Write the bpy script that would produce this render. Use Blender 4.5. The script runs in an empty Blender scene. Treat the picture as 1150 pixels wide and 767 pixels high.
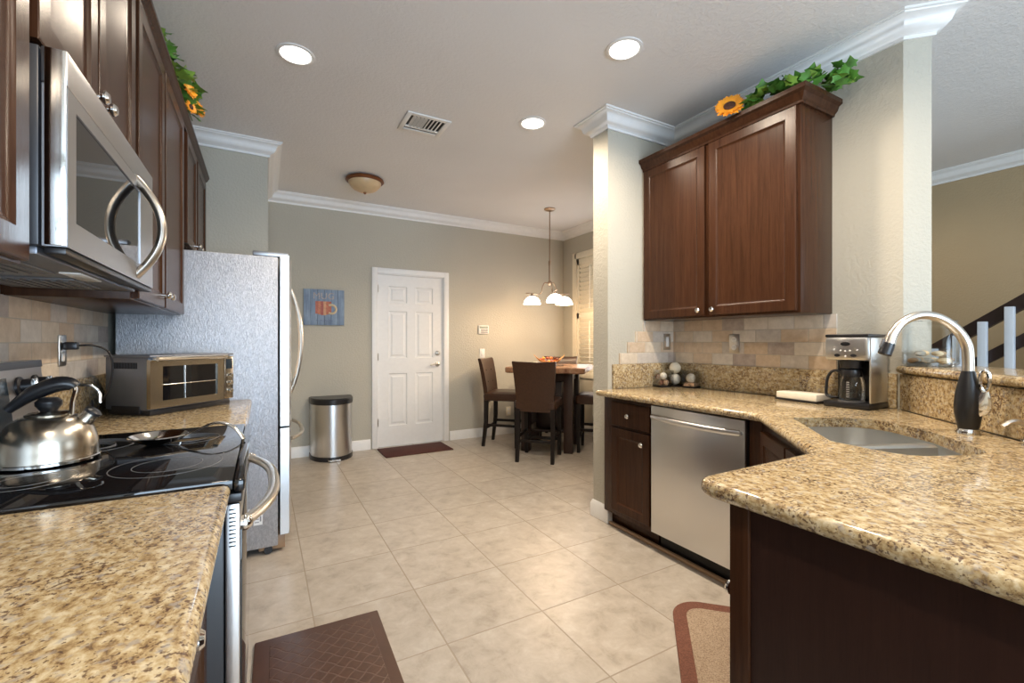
import bpy, bmesh, math, random
from mathutils import Vector, Matrix
random.seed(7)
PI = math.pi
SC = bpy.context.scene
COL = SC.collection

# ------------------------------------------------------------------ camera
CAM_H = 1.245
cd = bpy.data.cameras.new('camera')
cam = bpy.data.objects.new('camera', cd)
COL.objects.link(cam)
cam.location = (0, 0, CAM_H)
cam.rotation_euler = (PI / 2, 0, -math.radians(29.12))
cd.sensor_width = 36.0
cd.lens = 503.0 / 1150 * 36.0
cd.clip_start = 0.02
SC.camera = cam
# ------------------------------------------------------------------ exposure, world
SC.view_settings.view_transform = 'Standard'
SC.view_settings.look = 'None'
SC.view_settings.gamma = 1.0
SC.view_settings.use_curve_mapping = False
SC.view_settings.exposure = 0.34
try:
    SC.cycles.use_denoising = True
    SC.cycles.max_bounces = 10
    SC.cycles.diffuse_bounces = 5
    SC.cycles.glossy_bounces = 5
    SC.cycles.transmission_bounces = 8
    SC.cycles.transparent_max_bounces = 8
    SC.cycles.sample_clamp_indirect = 6.0
    SC.cycles.caustics_reflective = False
    SC.cycles.caustics_refractive = False
    SC.cycles.blur_glossy = 0.5
except Exception:
    pass
world = bpy.data.worlds.new('sky')
SC.world = world
world.use_nodes = True
wn = world.node_tree.nodes
bg = wn['Background']
sky = wn.new('ShaderNodeTexSky')
try:
    sky.sky_type = 'NISHITA'
    sky.sun_disc = False
    sky.sun_elevation = math.radians(40)
except Exception:
    pass
world.node_tree.links.new(sky.outputs[0], bg.inputs[0])
bg.inputs[1].default_value = 0.12


def area(name, loc, rot, sx, sy, power, color):
    ld = bpy.data.lights.new(name, 'AREA')
    ld.shape = 'RECTANGLE'
    ld.size, ld.size_y = sx, sy
    ld.energy = power
    ld.color = color
    o = bpy.data.objects.new(name, ld)
    o.location, o.rotation_euler = loc, rot
    COL.objects.link(o)
    return o


# daylight through the glass doors and window of the family room behind the camera
area('daylight_patio', (1.3, -3.42, 1.25), (PI / 2, 0, 0), 3.6, 2.2, 215, (0.64, 0.81, 1.0))
area('daylight_family', (5.42, -1.6, 1.45), (PI / 2, 0, PI / 2), 2.0, 1.5, 25, (0.72, 0.85, 1.0))
area('daylight_dining', (3.80, 4.42, 1.62), (PI / 2, 0, PI / 2), 1.1, 1.5, 6, (0.95, 0.95, 1.0))
WARM = (1.0, 0.84, 0.66)
CAN_W = 12.5
PEND_W = 11.0
PEND_C = (1.0, 0.70, 0.42)

# ------------------------------------------------------------------ materials
MATS = {}


def base_mat(name):
    m = bpy.data.materials.new(name)
    m.use_nodes = True
    nt = m.node_tree
    b = nt.nodes['Principled BSDF']
    MATS[name] = m
    return m, nt, b


def L(nt, a, b):
    nt.links.new(a, b)


def N(nt, t, **kw):
    n = nt.nodes.new(t)
    for k, v in kw.items():
        setattr(n, k, v)
    return n


def ramp(nt, src, stops, interp='LINEAR'):
    r = N(nt, 'ShaderNodeValToRGB')
    r.color_ramp.interpolation = interp
    el = r.color_ramp.elements
    while len(el) < len(stops):
        el.new(0.5)
    for e, (p, c) in zip(el, stops):
        e.position = p
        e.color = (*c, 1) if len(c) == 3 else c
    if src is not None:
        L(nt, src, r.inputs[0])
    return r.outputs[0]


def coords(nt, kind='obj', scale=(1, 1, 1), rot=(0, 0, 0), loc=(0, 0, 0)):
    if kind == 'pos':
        s = N(nt, 'ShaderNodeNewGeometry').outputs['Position']
    else:
        s = N(nt, 'ShaderNodeTexCoord').outputs['Object']
    mp = N(nt, 'ShaderNodeMapping')
    mp.inputs['Scale'].default_value = scale
    mp.inputs['Rotation'].default_value = rot
    mp.inputs['Location'].default_value = loc
    L(nt, s, mp.inputs['Vector'])
    return mp.outputs[0]


def noise(nt, vec, scale, detail=4, rough=0.55, dist=0.0):
    n = N(nt, 'ShaderNodeTexNoise')
    n.inputs['Scale'].default_value = scale
    n.inputs['Detail'].default_value = detail
    n.inputs['Roughness'].default_value = rough
    n.inputs['Distortion'].default_value = dist
    L(nt, vec, n.inputs['Vector'])
    return n.outputs['Fac']


def mix(nt, fac, a, b, blend='MIX'):
    m = N(nt, 'ShaderNodeMix')
    m.data_type = 'RGBA'
    m.blend_type = blend
    for sock, v in ((m.inputs[0], fac), (m.inputs[6], a), (m.inputs[7], b)):
        if isinstance(v, (int, float)):
            sock.default_value = v
        elif isinstance(v, tuple):
            sock.default_value = (*v, 1) if len(v) == 3 else v
        else:
            L(nt, v, sock)
    return m.outputs[2]


def math_(nt, op, a, b=None, c=None):
    m = N(nt, 'ShaderNodeMath', operation=op)
    for i, v in enumerate((a, b, c)):
        if v is None:
            continue
        if isinstance(v, (int, float)):
            m.inputs[i].default_value = v
        else:
            L(nt, v, m.inputs[i])
    return m.outputs[0]


def bump(nt, b, h, strength, dist):
    bp = N(nt, 'ShaderNodeBump')
    bp.inputs['Strength'].default_value = strength
    bp.inputs['Distance'].default_value = dist
    L(nt, h, bp.inputs['Height'])
    L(nt, bp.outputs[0], b.inputs['Normal'])


def plain(name, col, rough=0.5, metal=0.0, var=0.06, vscale=25, coat=0.0, spec=None, emit=None, estr=0, trans=0, ior=None, alpha=None):
    m, nt, b = base_mat(name)
    v = coords(nt)
    n = noise(nt, v, vscale, 3)
    c1 = tuple(x * (1 - var) for x in col)
    c2 = tuple(min(1, x * (1 + var)) for x in col)
    L(nt, ramp(nt, n, [(0.3, c1), (0.7, c2)]), b.inputs['Base Color'])
    b.inputs['Roughness'].default_value = rough
    b.inputs['Metallic'].default_value = metal
    b.inputs['Coat Weight'].default_value = coat
    b.inputs['Coat Roughness'].default_value = 0.08
    if spec is not None:
        b.inputs['Specular IOR Level'].default_value = spec
    if emit:
        b.inputs['Emission Color'].default_value = (*emit, 1)
        b.inputs['Emission Strength'].default_value = estr
    if trans:
        b.inputs['Transmission Weight'].default_value = trans
    if ior:
        b.inputs['IOR'].default_value = ior
    return m


def textured_wall(name, col, bs=0.26, scale=62):
    m, nt, b = base_mat(name)
    v = coords(nt, 'pos')
    n = noise(nt, v, scale, 3, 0.5, 0.3)
    n2 = noise(nt, v, 1.3, 2)
    L(nt, ramp(nt, n2, [(0.3, tuple(x * 0.97 for x in col)), (0.7, tuple(x * 1.03 for x in col))]), b.inputs['Base Color'])
    b.inputs['Roughness'].default_value = 0.75
    h = ramp(nt, n, [(0.42, (0, 0, 0)), (0.6, (1, 1, 1))])
    bump(nt, b, h, bs, 0.004)
    return m


def brushed(name, col, rough, axis_scale, amount=0.12, bumpy=0.02):
    m, nt, b = base_mat(name)
    v = coords(nt, 'obj', axis_scale)
    n = noise(nt, v, 1.0, 3, 0.6)
    L(nt, ramp(nt, n, [(0.3, tuple(x * (1 - amount) for x in col)), (0.7, tuple(min(1, x * (1 + amount)) for x in col))]), b.inputs['Base Color'])
    b.inputs['Metallic'].default_value = 1.0
    L(nt, ramp(nt, n, [(0.3, (rough * 0.8,) * 3), (0.7, (rough * 1.2,) * 3)]), b.inputs['Roughness'])
    if bumpy:
        bump(nt, b, n, bumpy, 0.002)
    return m


wall_m = textured_wall('wall_paint', (0.47, 0.445, 0.375))
wall_tan = textured_wall('wall_paint_tan', (0.42, 0.32, 0.19))
ceil_m = textured_wall('ceiling_paint', (0.76, 0.755, 0.755), 0.22, 55)
trim_m = plain('trim_paint', (0.80, 0.80, 0.79), 0.4, var=0.02)
white_m = plain('white_plastic', (0.78, 0.77, 0.74), 0.4, var=0.02)
ivory_m = plain('ivory_shutter', (0.80, 0.74, 0.60), 0.5, var=0.03)
black_m = plain('black_plastic', (0.012, 0.012, 0.014), 0.32)
darkgap_m = plain('dark_recess', (0.01, 0.009, 0.009), 0.6)
grey_m = plain('grey_plastic', (0.12, 0.12, 0.125), 0.4)
blackglass_m = plain('black_glass', (0.006, 0.006, 0.007), 0.03, spec=0.6)
chrome_m = plain('chrome', (0.78, 0.76, 0.72), 0.12, 1.0, var=0.02)
nickel_m = plain('satin_nickel', (0.62, 0.58, 0.52), 0.28, 1.0, var=0.03)
bronze_m = plain('bronze', (0.20, 0.075, 0.03), 0.35, 0.6)
steel_m = plain('brushed_steel', (0.40, 0.405, 0.42), 0.36, 1.0, var=0.012, vscale=3)
steel_h = plain('satin_steel', (0.68, 0.675, 0.665), 0.30, 1.0, var=0.012, vscale=3)
kettle_m = plain('kettle_steel', (0.50, 0.455, 0.38), 0.24, 1.0, var=0.015, vscale=4)
lampmetal_m = plain('lamp_bronze_nickel', (0.40, 0.30, 0.22), 0.3, 1.0, var=0.03)
oven_m = plain('oven_side_steel', (0.24, 0.255, 0.29), 0.40, 0.8, var=0.02)
sink_m = plain('sink_steel', (0.70, 0.70, 0.68), 0.33, 1.0, var=0.02, vscale=3)
leather_m = plain('brown_leather', (0.040, 0.016, 0.007), 0.33, var=0.2, vscale=60)
chairwood_m = plain('espresso_wood', (0.008, 0.005, 0.004), 0.45, spec=0.3)
tablewood_m = plain('table_base_wood', (0.030, 0.014, 0.010), 0.4)
basket_m = plain('bowl_wood', (0.62, 0.33, 0.13), 0.5, var=0.2)
glow_m = plain('lamp_glass', (0.9, 0.88, 0.82), 0.3, emit=(1.0, 0.93, 0.82), estr=6.0)
canglow_m = plain('downlight_lens', (0.9, 0.9, 0.9), 0.3, emit=(1.0, 0.94, 0.86), estr=7.0)
amber_m = plain('frosted_amber_glass', (0.62, 0.45, 0.26), 0.35, var=0.1, vscale=8)
leaf_m = plain('leaf', (0.075, 0.21, 0.03), 0.45, var=0.5, vscale=14)
leaf2_m = plain('leaf_light', (0.20, 0.34, 0.05), 0.45, var=0.4, vscale=14)
stem_m = plain('vine', (0.06, 0.11, 0.025), 0.6)
petal_m = plain('petal', (0.90, 0.34, 0.02), 0.5, var=0.2, vscale=30)
petal2_m = plain('petal_yellow', (0.88, 0.45, 0.06), 0.5, var=0.2, vscale=30)
seed_m = plain('sunflower_seeds', (0.06, 0.02, 0.008), 0.8, var=0.5, vscale=200)
tan_m = plain('shoe_strip_wood', (0.30, 0.19, 0.11), 0.4)
cream_m = plain('cream_paper', (0.80, 0.73, 0.58), 0.6)
board_m = plain('pale_board', (0.82, 0.76, 0.64), 0.55, var=0.05)
rail_m = plain('rail_wood', (0.020, 0.008, 0.006), 0.35)
baluster_m = plain('baluster_paint', (0.55, 0.58, 0.62), 0.5, var=0.02)
ring_m = plain('burner_print', (0.16, 0.16, 0.165), 0.2)
label_m = plain('label_paper', (0.85, 0.85, 0.84), 0.5, var=0.02)
print_m = plain('label_print', (0.25, 0.25, 0.27), 0.5)
shell_m = plain('shell', (0.72, 0.55, 0.32), 0.5, var=0.3, vscale=30)
white_ball_m = plain('white_ball', (0.78, 0.72, 0.62), 0.6, var=0.2, vscale=60)
speck_ball_m = plain('speckled_ball', (0.55, 0.33, 0.20), 0.6, var=0.9, vscale=90)
brown_ball_m = plain('brown_ball', (0.20, 0.07, 0.035), 0.5, var=0.3, vscale=60)
red_m = plain('dried_red', (0.38, 0.07, 0.025), 0.5, var=0.4)
orange_m = plain('dried_orange', (0.62, 0.20, 0.04), 0.5, var=0.3)
display_m = plain('display', (0.02, 0.03, 0.04), 0.15)


def glass(name, tint=(1, 1, 1), rough=0.0, alpha=0.12):
    """clear thin glass: mostly see-through with a glossy coat"""
    m, nt, b = base_mat(name)
    nt.nodes.remove(b)
    out = nt.nodes['Material Output']
    tr = N(nt, 'ShaderNodeBsdfTransparent')
    tr.inputs[0].default_value = (*tint, 1)
    gl = N(nt, 'ShaderNodeBsdfGlossy')
    gl.inputs['Roughness'].default_value = 0.03
    lw = N(nt, 'ShaderNodeLayerWeight')
    lw.inputs['Blend'].default_value = 0.25
    f = math_(nt, 'MULTIPLY_ADD', lw.outputs['Fresnel'], 0.60, alpha * 0.2)
    ms = N(nt, 'ShaderNodeMixShader')
    L(nt, f, ms.inputs[0])
    L(nt, tr.outputs[0], ms.inputs[1])
    L(nt, gl.outputs[0], ms.inputs[2])
    L(nt, ms.outputs[0], out.inputs['Surface'])
    return m


glass_m = glass('clear_glass', (0.985, 0.992, 0.992))
pane_m = glass('window_pane', (0.95, 0.97, 0.98))


def wood(name, dark, light, rough=0.27, axis='z'):
    m, nt, b = base_mat(name)
    sc = {'z': (28, 28, 1.6), 'x': (1.6, 28, 28), 'y': (28, 1.6, 28)}[axis]
    v = coords(nt, 'obj', sc)
    n = noise(nt, v, 1.6, 6, 0.62, 0.8)
    fine = noise(nt, coords(nt, 'obj', tuple(4 * s for s in sc)), 2.0, 3, 0.7)
    c = ramp(nt, n, [(0.3, dark), (0.7, light)])
    c = mix(nt, math_(nt, 'MULTIPLY', ramp(nt, fine, [(0.5, (0, 0, 0)), (0.7, (1, 1, 1))]), 0.35), c, tuple(x * 0.6 for x in dark))
    L(nt, c, b.inputs['Base Color'])
    b.inputs['Roughness'].default_value = rough
    b.inputs['Coat Weight'].default_value = 0.0
    b.inputs['Coat Roughness'].default_value = 0.12
    b.inputs['Specular IOR Level'].default_value = 0.20
    bump(nt, b, fine, 0.25, 0.0012)
    return m


wood_m = wood('cabinet_wood', (0.034, 0.0135, 0.0065), (0.064, 0.026, 0.012))
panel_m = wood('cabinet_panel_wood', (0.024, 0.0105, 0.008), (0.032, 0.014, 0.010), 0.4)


def granite():
    m, nt, b = base_mat('granite')
    v = coords(nt, 'pos', (1, 1, 1))
    n1 = noise(nt, coords(nt, 'pos', (1, 0.75, 1), (0, 0, 0.5)), 62, 5, 0.68, 0.3)
    c = ramp(nt, n1, [(0.30, (0.10, 0.065, 0.045)), (0.40, (0.30, 0.20, 0.095)), (0.50, (0.47, 0.355, 0.19)), (0.64, (0.63, 0.54, 0.37))])
    n2 = noise(nt, v, 135, 3, 0.6, 0.2)
    n3 = noise(nt, v, 9, 3, 0.6)
    lo = math_(nt, 'MULTIPLY_ADD', n3, 0.9, 0.06)
    k = math_(nt, 'SUBTRACT', math_(nt, 'MULTIPLY_ADD', n3, 0.45, n2), 0.775)
    k = ramp(nt, k, [(0.0, (0, 0, 0)), (0.07, (1, 1, 1))])
    c = mix(nt, math_(nt, 'MULTIPLY', k, 0.85), c, (0.085, 0.042, 0.028))
    n4 = noise(nt, coords(nt, 'pos', (1, 1, 1), (0, 0, 0), (3, 7, 1)), 60, 2, 0.5)
    g = ramp(nt, n4, [(0.57, (0, 0, 0)), (0.68, (1, 1, 1))])
    c = mix(nt, math_(nt, 'MULTIPLY', g, 0.6), c, (0.34, 0.32, 0.30))
    L(nt, c, b.inputs['Base Color'])
    b.inputs['Roughness'].default_value = 0.14
    b.inputs['Specular IOR Level'].default_value = 0.5
    return m


granite_m = granite()


def floor_tile():
    m, nt, b = base_mat('floor_tile')
    g = N(nt, 'ShaderNodeNewGeometry').outputs['Position']
    sp = N(nt, 'ShaderNodeSeparateXYZ')
    L(nt, g, sp.inputs[0])
    S = 0.464
    cells, edges = [], []
    for k, o in ((0, 0.664), (1, 2.204)):
        u = math_(nt, 'DIVIDE', math_(nt, 'SUBTRACT', sp.outputs[k], o), S)
        fl = math_(nt, 'FLOOR', u)
        fr = math_(nt, 'SUBTRACT', u, fl)
        d = math_(nt, 'MINIMUM', fr, math_(nt, 'SUBTRACT', 1.0, fr))
        cells.append(fl)
        edges.append(d)
    d = math_(nt, 'MULTIPLY', math_(nt, 'MINIMUM', *edges), S)
    cb = N(nt, 'ShaderNodeCombineXYZ')
    L(nt, cells[0], cb.inputs[0])
    L(nt, cells[1], cb.inputs[1])
    wnz = N(nt, 'ShaderNodeTexWhiteNoise')
    wnz.noise_dimensions = '3D'
    L(nt, cb.outputs[0], wnz.inputs['Vector'])
    add = N(nt, 'ShaderNodeVectorMath', operation='MULTIPLY_ADD')
    L(nt, wnz.outputs['Color'], add.inputs[0])
    add.inputs[1].default_value = (30, 30, 30)
    L(nt, g, add.inputs[2])
    n = noise(nt, add.outputs[0], 11, 7, 0.68, 0.35)
    c = ramp(nt, n, [(0.30, (0.33, 0.285, 0.235)), (0.45, (0.42, 0.37, 0.31)), (0.56, (0.46, 0.41, 0.35)), (0.7, (0.52, 0.48, 0.42))])
    val = math_(nt, 'MULTIPLY_ADD', wnz.outputs['Value'], 0.10, 0.95)
    c = mix(nt, 1.0, c, val, 'MULTIPLY')
    gm = math_(nt, 'LESS_THAN', d, 0.0032)
    c = mix(nt, gm, c, (0.33, 0.28, 0.22))
    L(nt, c, b.inputs['Base Color'])
    r = math_(nt, 'MULTIPLY_ADD', gm, 0.45, 0.27)
    r = math_(nt, 'MULTIPLY_ADD', n, 0.12, r)
    L(nt, r, b.inputs['Roughness'])
    h = ramp(nt, math_(nt, 'DIVIDE', d, 0.006), [(0.3, (0, 0, 0)), (1.0, (1, 1, 1))])
    hh = math_(nt, 'MULTIPLY_ADD', n, 0.25, h)
    bump(nt, b, hh, 0.25, 0.002)
    return m


floor_m = floor_tile()


def stone_tile(name, plane):
    """tumbled travertine subway tiles; plane 'yz' or 'xz'"""
    m, nt, b = base_mat(name)
    g = N(nt, 'ShaderNodeNewGeometry').outputs['Position']
    sp = N(nt, 'ShaderNodeSeparateXYZ')
    L(nt, g, sp.inputs[0])
    u = sp.outputs[1] if plane == 'yz' else sp.outputs[0]
    H_, W_ = 0.077, 0.156
    row = math_(nt, 'DIVIDE', math_(nt, 'SUBTRACT', sp.outputs[2], 1.087), H_)
    fl = math_(nt, 'FLOOR', row)
    fr = math_(nt, 'SUBTRACT', row, fl)
    odd = math_(nt, 'MULTIPLY', math_(nt, 'MODULO', math_(nt, 'ADD', fl, 20.0), 2.0), 0.5)
    cu = math_(nt, 'ADD', math_(nt, 'DIVIDE', u, W_), odd)
    fu = math_(nt, 'FLOOR', cu)
    ru = math_(nt, 'SUBTRACT', cu, fu)
    d1 = math_(nt, 'MULTIPLY', math_(nt, 'MINIMUM', fr, math_(nt, 'SUBTRACT', 1.0, fr)), H_)
    d2 = math_(nt, 'MULTIPLY', math_(nt, 'MINIMUM', ru, math_(nt, 'SUBTRACT', 1.0, ru)), W_)
    d = math_(nt, 'MINIMUM', d1, d2)
    cb = N(nt, 'ShaderNodeCombineXYZ')
    L(nt, fl, cb.inputs[0])
    L(nt, fu, cb.inputs[1])
    wz = N(nt, 'ShaderNodeTexWhiteNoise')
    L(nt, cb.outputs[0], wz.inputs['Vector'])
    c = ramp(nt, wz.outputs['Value'], [(0.0, (0.58, 0.42, 0.27)), (0.22, (0.66, 0.56, 0.43)), (0.45, (0.54, 0.49, 0.44)),
                                        (0.62, (0.62, 0.47, 0.32)), (0.75, (0.68, 0.62, 0.54)), (0.90, (0.38, 0.31, 0.28))], 'CONSTANT')
    n = noise(nt, g, 22, 5, 0.65)
    c = mix(nt, 0.30, c, ramp(nt, n, [(0.3, (0.34, 0.28, 0.22)), (0.7, (0.82, 0.75, 0.65))]))
    gm = math_(nt, 'LESS_THAN', d, 0.0016)
    c = mix(nt, gm, c, (0.46, 0.41, 0.34))
    L(nt, c, b.inputs['Base Color'])
    b.inputs['Roughness'].default_value = 0.6
    h = ramp(nt, math_(nt, 'DIVIDE', d, 0.005), [(0.25, (0, 0, 0)), (1, (1, 1, 1))])
    bump(nt, b, math_(nt, 'MULTIPLY_ADD', n, 0.6, h), 0.4, 0.003)
    return m


tile_yz = stone_tile('stone_tile_side', 'yz')
tile_xz = stone_tile('stone_tile_front', 'xz')


def fridge_side():
    m, nt, b = base_mat('fridge_textured_steel')
    v = coords(nt, 'pos')
    n = noise(nt, coords(nt, 'pos', (90, 90, 45)), 1.4, 4, 0.7, 0.6)
    b.inputs['Metallic'].default_value = 0.75
    L(nt, ramp(nt, n, [(0.3, (0.34, 0.355, 0.39)), (0.7, (0.56, 0.575, 0.61))]), b.inputs['Base Color'])
    b.inputs['Roughness'].default_value = 0.42
    bump(nt, b, n, 0.9, 0.004)
    return m


fridge_m = fridge_side()


def mat_quilt():
    m, nt, b = base_mat('quilted_mat')
    g = coords(nt, 'obj')
    sp = N(nt, 'ShaderNodeSeparateXYZ')
    L(nt, g, sp.inputs[0])
    S = 0.062
    wv = math_(nt, 'MULTIPLY', math_(nt, 'SINE', math_(nt, 'MULTIPLY', sp.outputs[1], 2 * PI / S)), 0.05)
    a = math_(nt, 'ADD', math_(nt, 'DIVIDE', math_(nt, 'ADD', sp.outputs[0], sp.outputs[1]), S), wv)
    c_ = math_(nt, 'ADD', math_(nt, 'DIVIDE', math_(nt, 'SUBTRACT', sp.outputs[0], sp.outputs[1]), S), wv)
    ds = []
    for q in (a, c_):
        f = math_(nt, 'FRACT', math_(nt, 'ADD', q, 50.0))
        ds.append(math_(nt, 'MINIMUM', f, math_(nt, 'SUBTRACT', 1.0, f)))
    d = math_(nt, 'MINIMUM', *ds)
    n = noise(nt, g, 40, 4)
    c = ramp(nt, n, [(0.3, (0.055, 0.024, 0.014)), (0.7, (0.085, 0.039, 0.023))])
    line = math_(nt, 'LESS_THAN', d, 0.035)
    c = mix(nt, math_(nt, 'MULTIPLY', line, 0.40), c, (0.20, 0.125, 0.10))
    L(nt, c, b.inputs['Base Color'])
    b.inputs['Roughness'].default_value = 0.42
    bump(nt, b, ramp(nt, d, [(0.0, (0, 0, 0)), (0.10, (1, 1, 1))]), 0.35, 0.003)
    return m


quilt_m = mat_quilt()
quilt_border_m = plain('mat_border', (0.068, 0.030, 0.018), 0.42, var=0.12)
doormat_m = plain('doormat_pile', (0.055, 0.012, 0.008), 0.9, var=0.4, vscale=150)


def weave(name, c1, c2):
    m, nt, b = base_mat(name)
    v = coords(nt, 'obj')
    ck = noise(nt, coords(nt, 'obj', (1, 1, 1), (0, 0, PI / 4)), 160, 2, 0.6)
    n = noise(nt, v, 30, 3)
    f = math_(nt, 'MULTIPLY_ADD', ck, 0.8, math_(nt, 'MULTIPLY', n, 0.2))
    L(nt, ramp(nt, f, [(0.38, c1), (0.62, c2)]), b.inputs['Base Color'])
    b.inputs['Roughness'].default_value = 0.9
    bump(nt, b, ck, 0.5, 0.003)
    return m


rug_m = weave('rug_weave', (0.24, 0.165, 0.105), (0.43, 0.33, 0.235))
rug_border_m = weave('rug_border', (0.125, 0.045, 0.028), (0.19, 0.078, 0.048))


def tabletop_mat():
    m, nt, b = base_mat('table_stone_top')
    n = noise(nt, coords(nt, 'obj'), 14, 6, 0.65, 0.6)
    L(nt, ramp(nt, n, [(0.3, (0.16, 0.075, 0.04)), (0.5, (0.30, 0.16, 0.09)), (0.7, (0.44, 0.28, 0.18))]), b.inputs['Base Color'])
    b.inputs['Roughness'].default_value = 0.25
    return m


tabletop_m = tabletop_mat()


def painted_planks():
    m, nt, b = base_mat('blue_planks')
    v = coords(nt, 'obj')
    n = noise(nt, coords(nt, 'obj', (60, 60, 3)), 1.5, 4, 0.6)
    n2 = noise(nt, v, 6, 3)
    c = ramp(nt, math_(nt, 'MULTIPLY_ADD', n, 0.5, math_(nt, 'MULTIPLY', n2, 0.5)), [(0.35, (0.12, 0.17, 0.26)), (0.65, (0.27, 0.36, 0.48))])
    L(nt, c, b.inputs['Base Color'])
    b.inputs['Roughness'].default_value = 0.6
    return m


plank_m = painted_planks()

# ------------------------------------------------------------------ mesh helpers
WM = {}


class MB:
    def __init__(s):
        s.bm = bmesh.new()
        s.mi = 0

    def face(s, vs):
        try:
            f = s.bm.faces.new(vs)
            f.material_index = s.mi
            return f
        except ValueError:
            return None

    def box(s, x0, x1, y0, y1, z0, z1, bev=0.0, M=None, seg=2):
        t = bmesh.new()
        v = [t.verts.new((x, y, z)) for x in (x0, x1) for y in (y0, y1) for z in (z0, z1)]
        for f in ((0, 1, 3, 2), (4, 6, 7, 5), (0, 4, 5, 1), (2, 3, 7, 6), (0, 2, 6, 4), (1, 5, 7, 3)):
            t.faces.new([v[i] for i in f])
        if bev > 0:
            bev = min(bev, 0.49 * min(abs(x1 - x0), abs(y1 - y0), abs(z1 - z0)))
            bmesh.ops.bevel(t, geom=list(t.edges), offset=bev, segments=seg, affect='EDGES', profile=0.5)
        s.merge(t, M)
        return s

    def merge(s, t, M=None):
        if M is not None:
            t.transform(M)
        mp = {}
        for v in t.verts:
            mp[v] = s.bm.verts.new(v.co)
        for f in t.faces:
            s.face([mp[v] for v in f.verts])
        t.free()

    def loft(s, rings, caps=(True, True), closed=True, M=None):
        R = []
        for r in rings:
            R.append([s.bm.verts.new((M @ Vector(p)) if M is not None else Vector(p)) for p in r])
        n = len(R[0])
        for a, b in zip(R[:-1], R[1:]):
            for i in range(n if closed else n - 1):
                j = (i + 1) % n
                s.face([a[i], a[j], b[j], b[i]])
        if caps[0] and n > 2:
            s.face(list(reversed(R[0])))
        if caps[1] and n > 2:
            s.face(R[-1])
        return s

    def lathe(s, prof, M=None, n=24, caps=(True, True), a0=0.0, a1=2 * PI):
        full = abs(a1 - a0 - 2 * PI) < 1e-6
        rings = []
        for r, z in prof:
            r = max(r, 1e-4)
            cnt = n if full else n + 1
            rings.append([(r * math.cos(a0 + (a1 - a0) * i / n), r * math.sin(a0 + (a1 - a0) * i / n), z) for i in range(cnt)])
        s.loft(rings, caps, True, M)
        return s

    def ball(s, c, r, n=14, sc=(1, 1, 1), M=None):
        k = max(5, n // 2)
        rings = []
        for j in range(k + 1):
            th = PI * j / k
            rr = max(math.sin(th), 1e-3)
            rings.append([(c[0] + r * sc[0] * rr * math.cos(2 * PI * i / n), c[1] + r * sc[1] * rr * math.sin(2 * PI * i / n), c[2] - r * sc[2] * math.cos(th)) for i in range(n)])
        return s.loft(rings, (True, True), True, M)

    def tube(s, pts, r, n=10, M=None, caps=(True, True), flat=None):
        pts = [Vector(p) for p in pts]
        rs = r if isinstance(r, (list, tuple)) else [r] * len(pts)
        rings = []
        up = None
        for i, p in enumerate(pts):
            a = pts[max(i - 1, 0)]
            b = pts[min(i + 1, len(pts) - 1)]
            d = (b - a).normalized()
            if up is None:
                ref = Vector((0, 0, 1)) if abs(d.z) < 0.9 else Vector((1, 0, 0))
                up = (ref - d * ref.dot(d)).normalized()
            else:
                up = (up - d * up.dot(d))
                up = up.normalized() if up.length > 1e-6 else d.orthogonal().normalized()
            sd = d.cross(up)
            fx, fy = flat if flat else (1, 1)
            rings.append([tuple(p + (sd * math.cos(2 * PI * k / n) * fx + up * math.sin(2 * PI * k / n) * fy) * rs[i]) for k in range(n)])
        return s.loft(rings, caps, True, M)

    def prism(s, poly, z0, z1, M=None):
        return s.loft([[(x, y, z0) for x, y in poly], [(x, y, z1) for x, y in poly]], (True, True), True, M)

    def slab(s, outer, z0, z1, r=0.0, holes=(), seg=4):
        """horizontal slab with a rounded outer edge and vertical holes"""
        rings = []
        if r > 0:
            rr = min(r, (z1 - z0) / 2)
            for k in range(seg + 1):
                a = PI / 2 * k / seg
                rings.append((r * (1 - math.sin(a)) if False else rr * (1 - math.sin(a)), z0 + rr * (1 - math.cos(a))))
            for k in range(seg + 1):
                a = PI / 2 * k / seg
                rings.append((rr * (1 - math.cos(a)), z1 - rr * (1 - math.sin(a))))
        else:
            rings = [(0, z0), (0, z1)]
        R = []
        for ins, z in rings:
            R.append([s.bm.verts.new((x, y, z)) for x, y in inset_poly(outer, ins)])
        n = len(outer)
        for a, b in zip(R[:-1], R[1:]):
            for i in range(n):
                s.face([a[i], a[(i + 1) % n], b[(i + 1) % n], b[i]])
        HB, HT = [], []
        for h in holes:
            hb = [s.bm.verts.new((x, y, z0)) for x, y in h]
            ht = [s.bm.verts.new((x, y, z1)) for x, y in h]
            for i in range(len(h)):
                j = (i + 1) % len(h)
                s.face([hb[i], ht[i], ht[j], hb[j]])
            HB.append(hb)
            HT.append(ht)
        for loop, hs in ((R[0], HB), (R[-1], HT)):
            es = []
            for lp in [loop] + hs:
                for i in range(len(lp)):
                    e = s.bm.edges.get((lp[i], lp[(i + 1) % len(lp)]))
                    if e is None:
                        e = s.bm.edges.new((lp[i], lp[(i + 1) % len(lp)]))
                    es.append(e)
            res = bmesh.ops.triangle_fill(s.bm, use_beauty=True, use_dissolve=False, edges=es)
            for g in res['geom']:
                if isinstance(g, bmesh.types.BMFace):
                    g.material_index = s.mi
        return s

    def panel(s, M, w, h, rings):
        """rectangular rings (inset, depth) from back to front in the frame M (a across, d outward, b up)"""
        return s.loft([[(i, d, i), (w - i, d, i), (w - i, d, h - i), (i, d, h - i)] for i, d in rings], (True, True), True, M)


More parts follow.
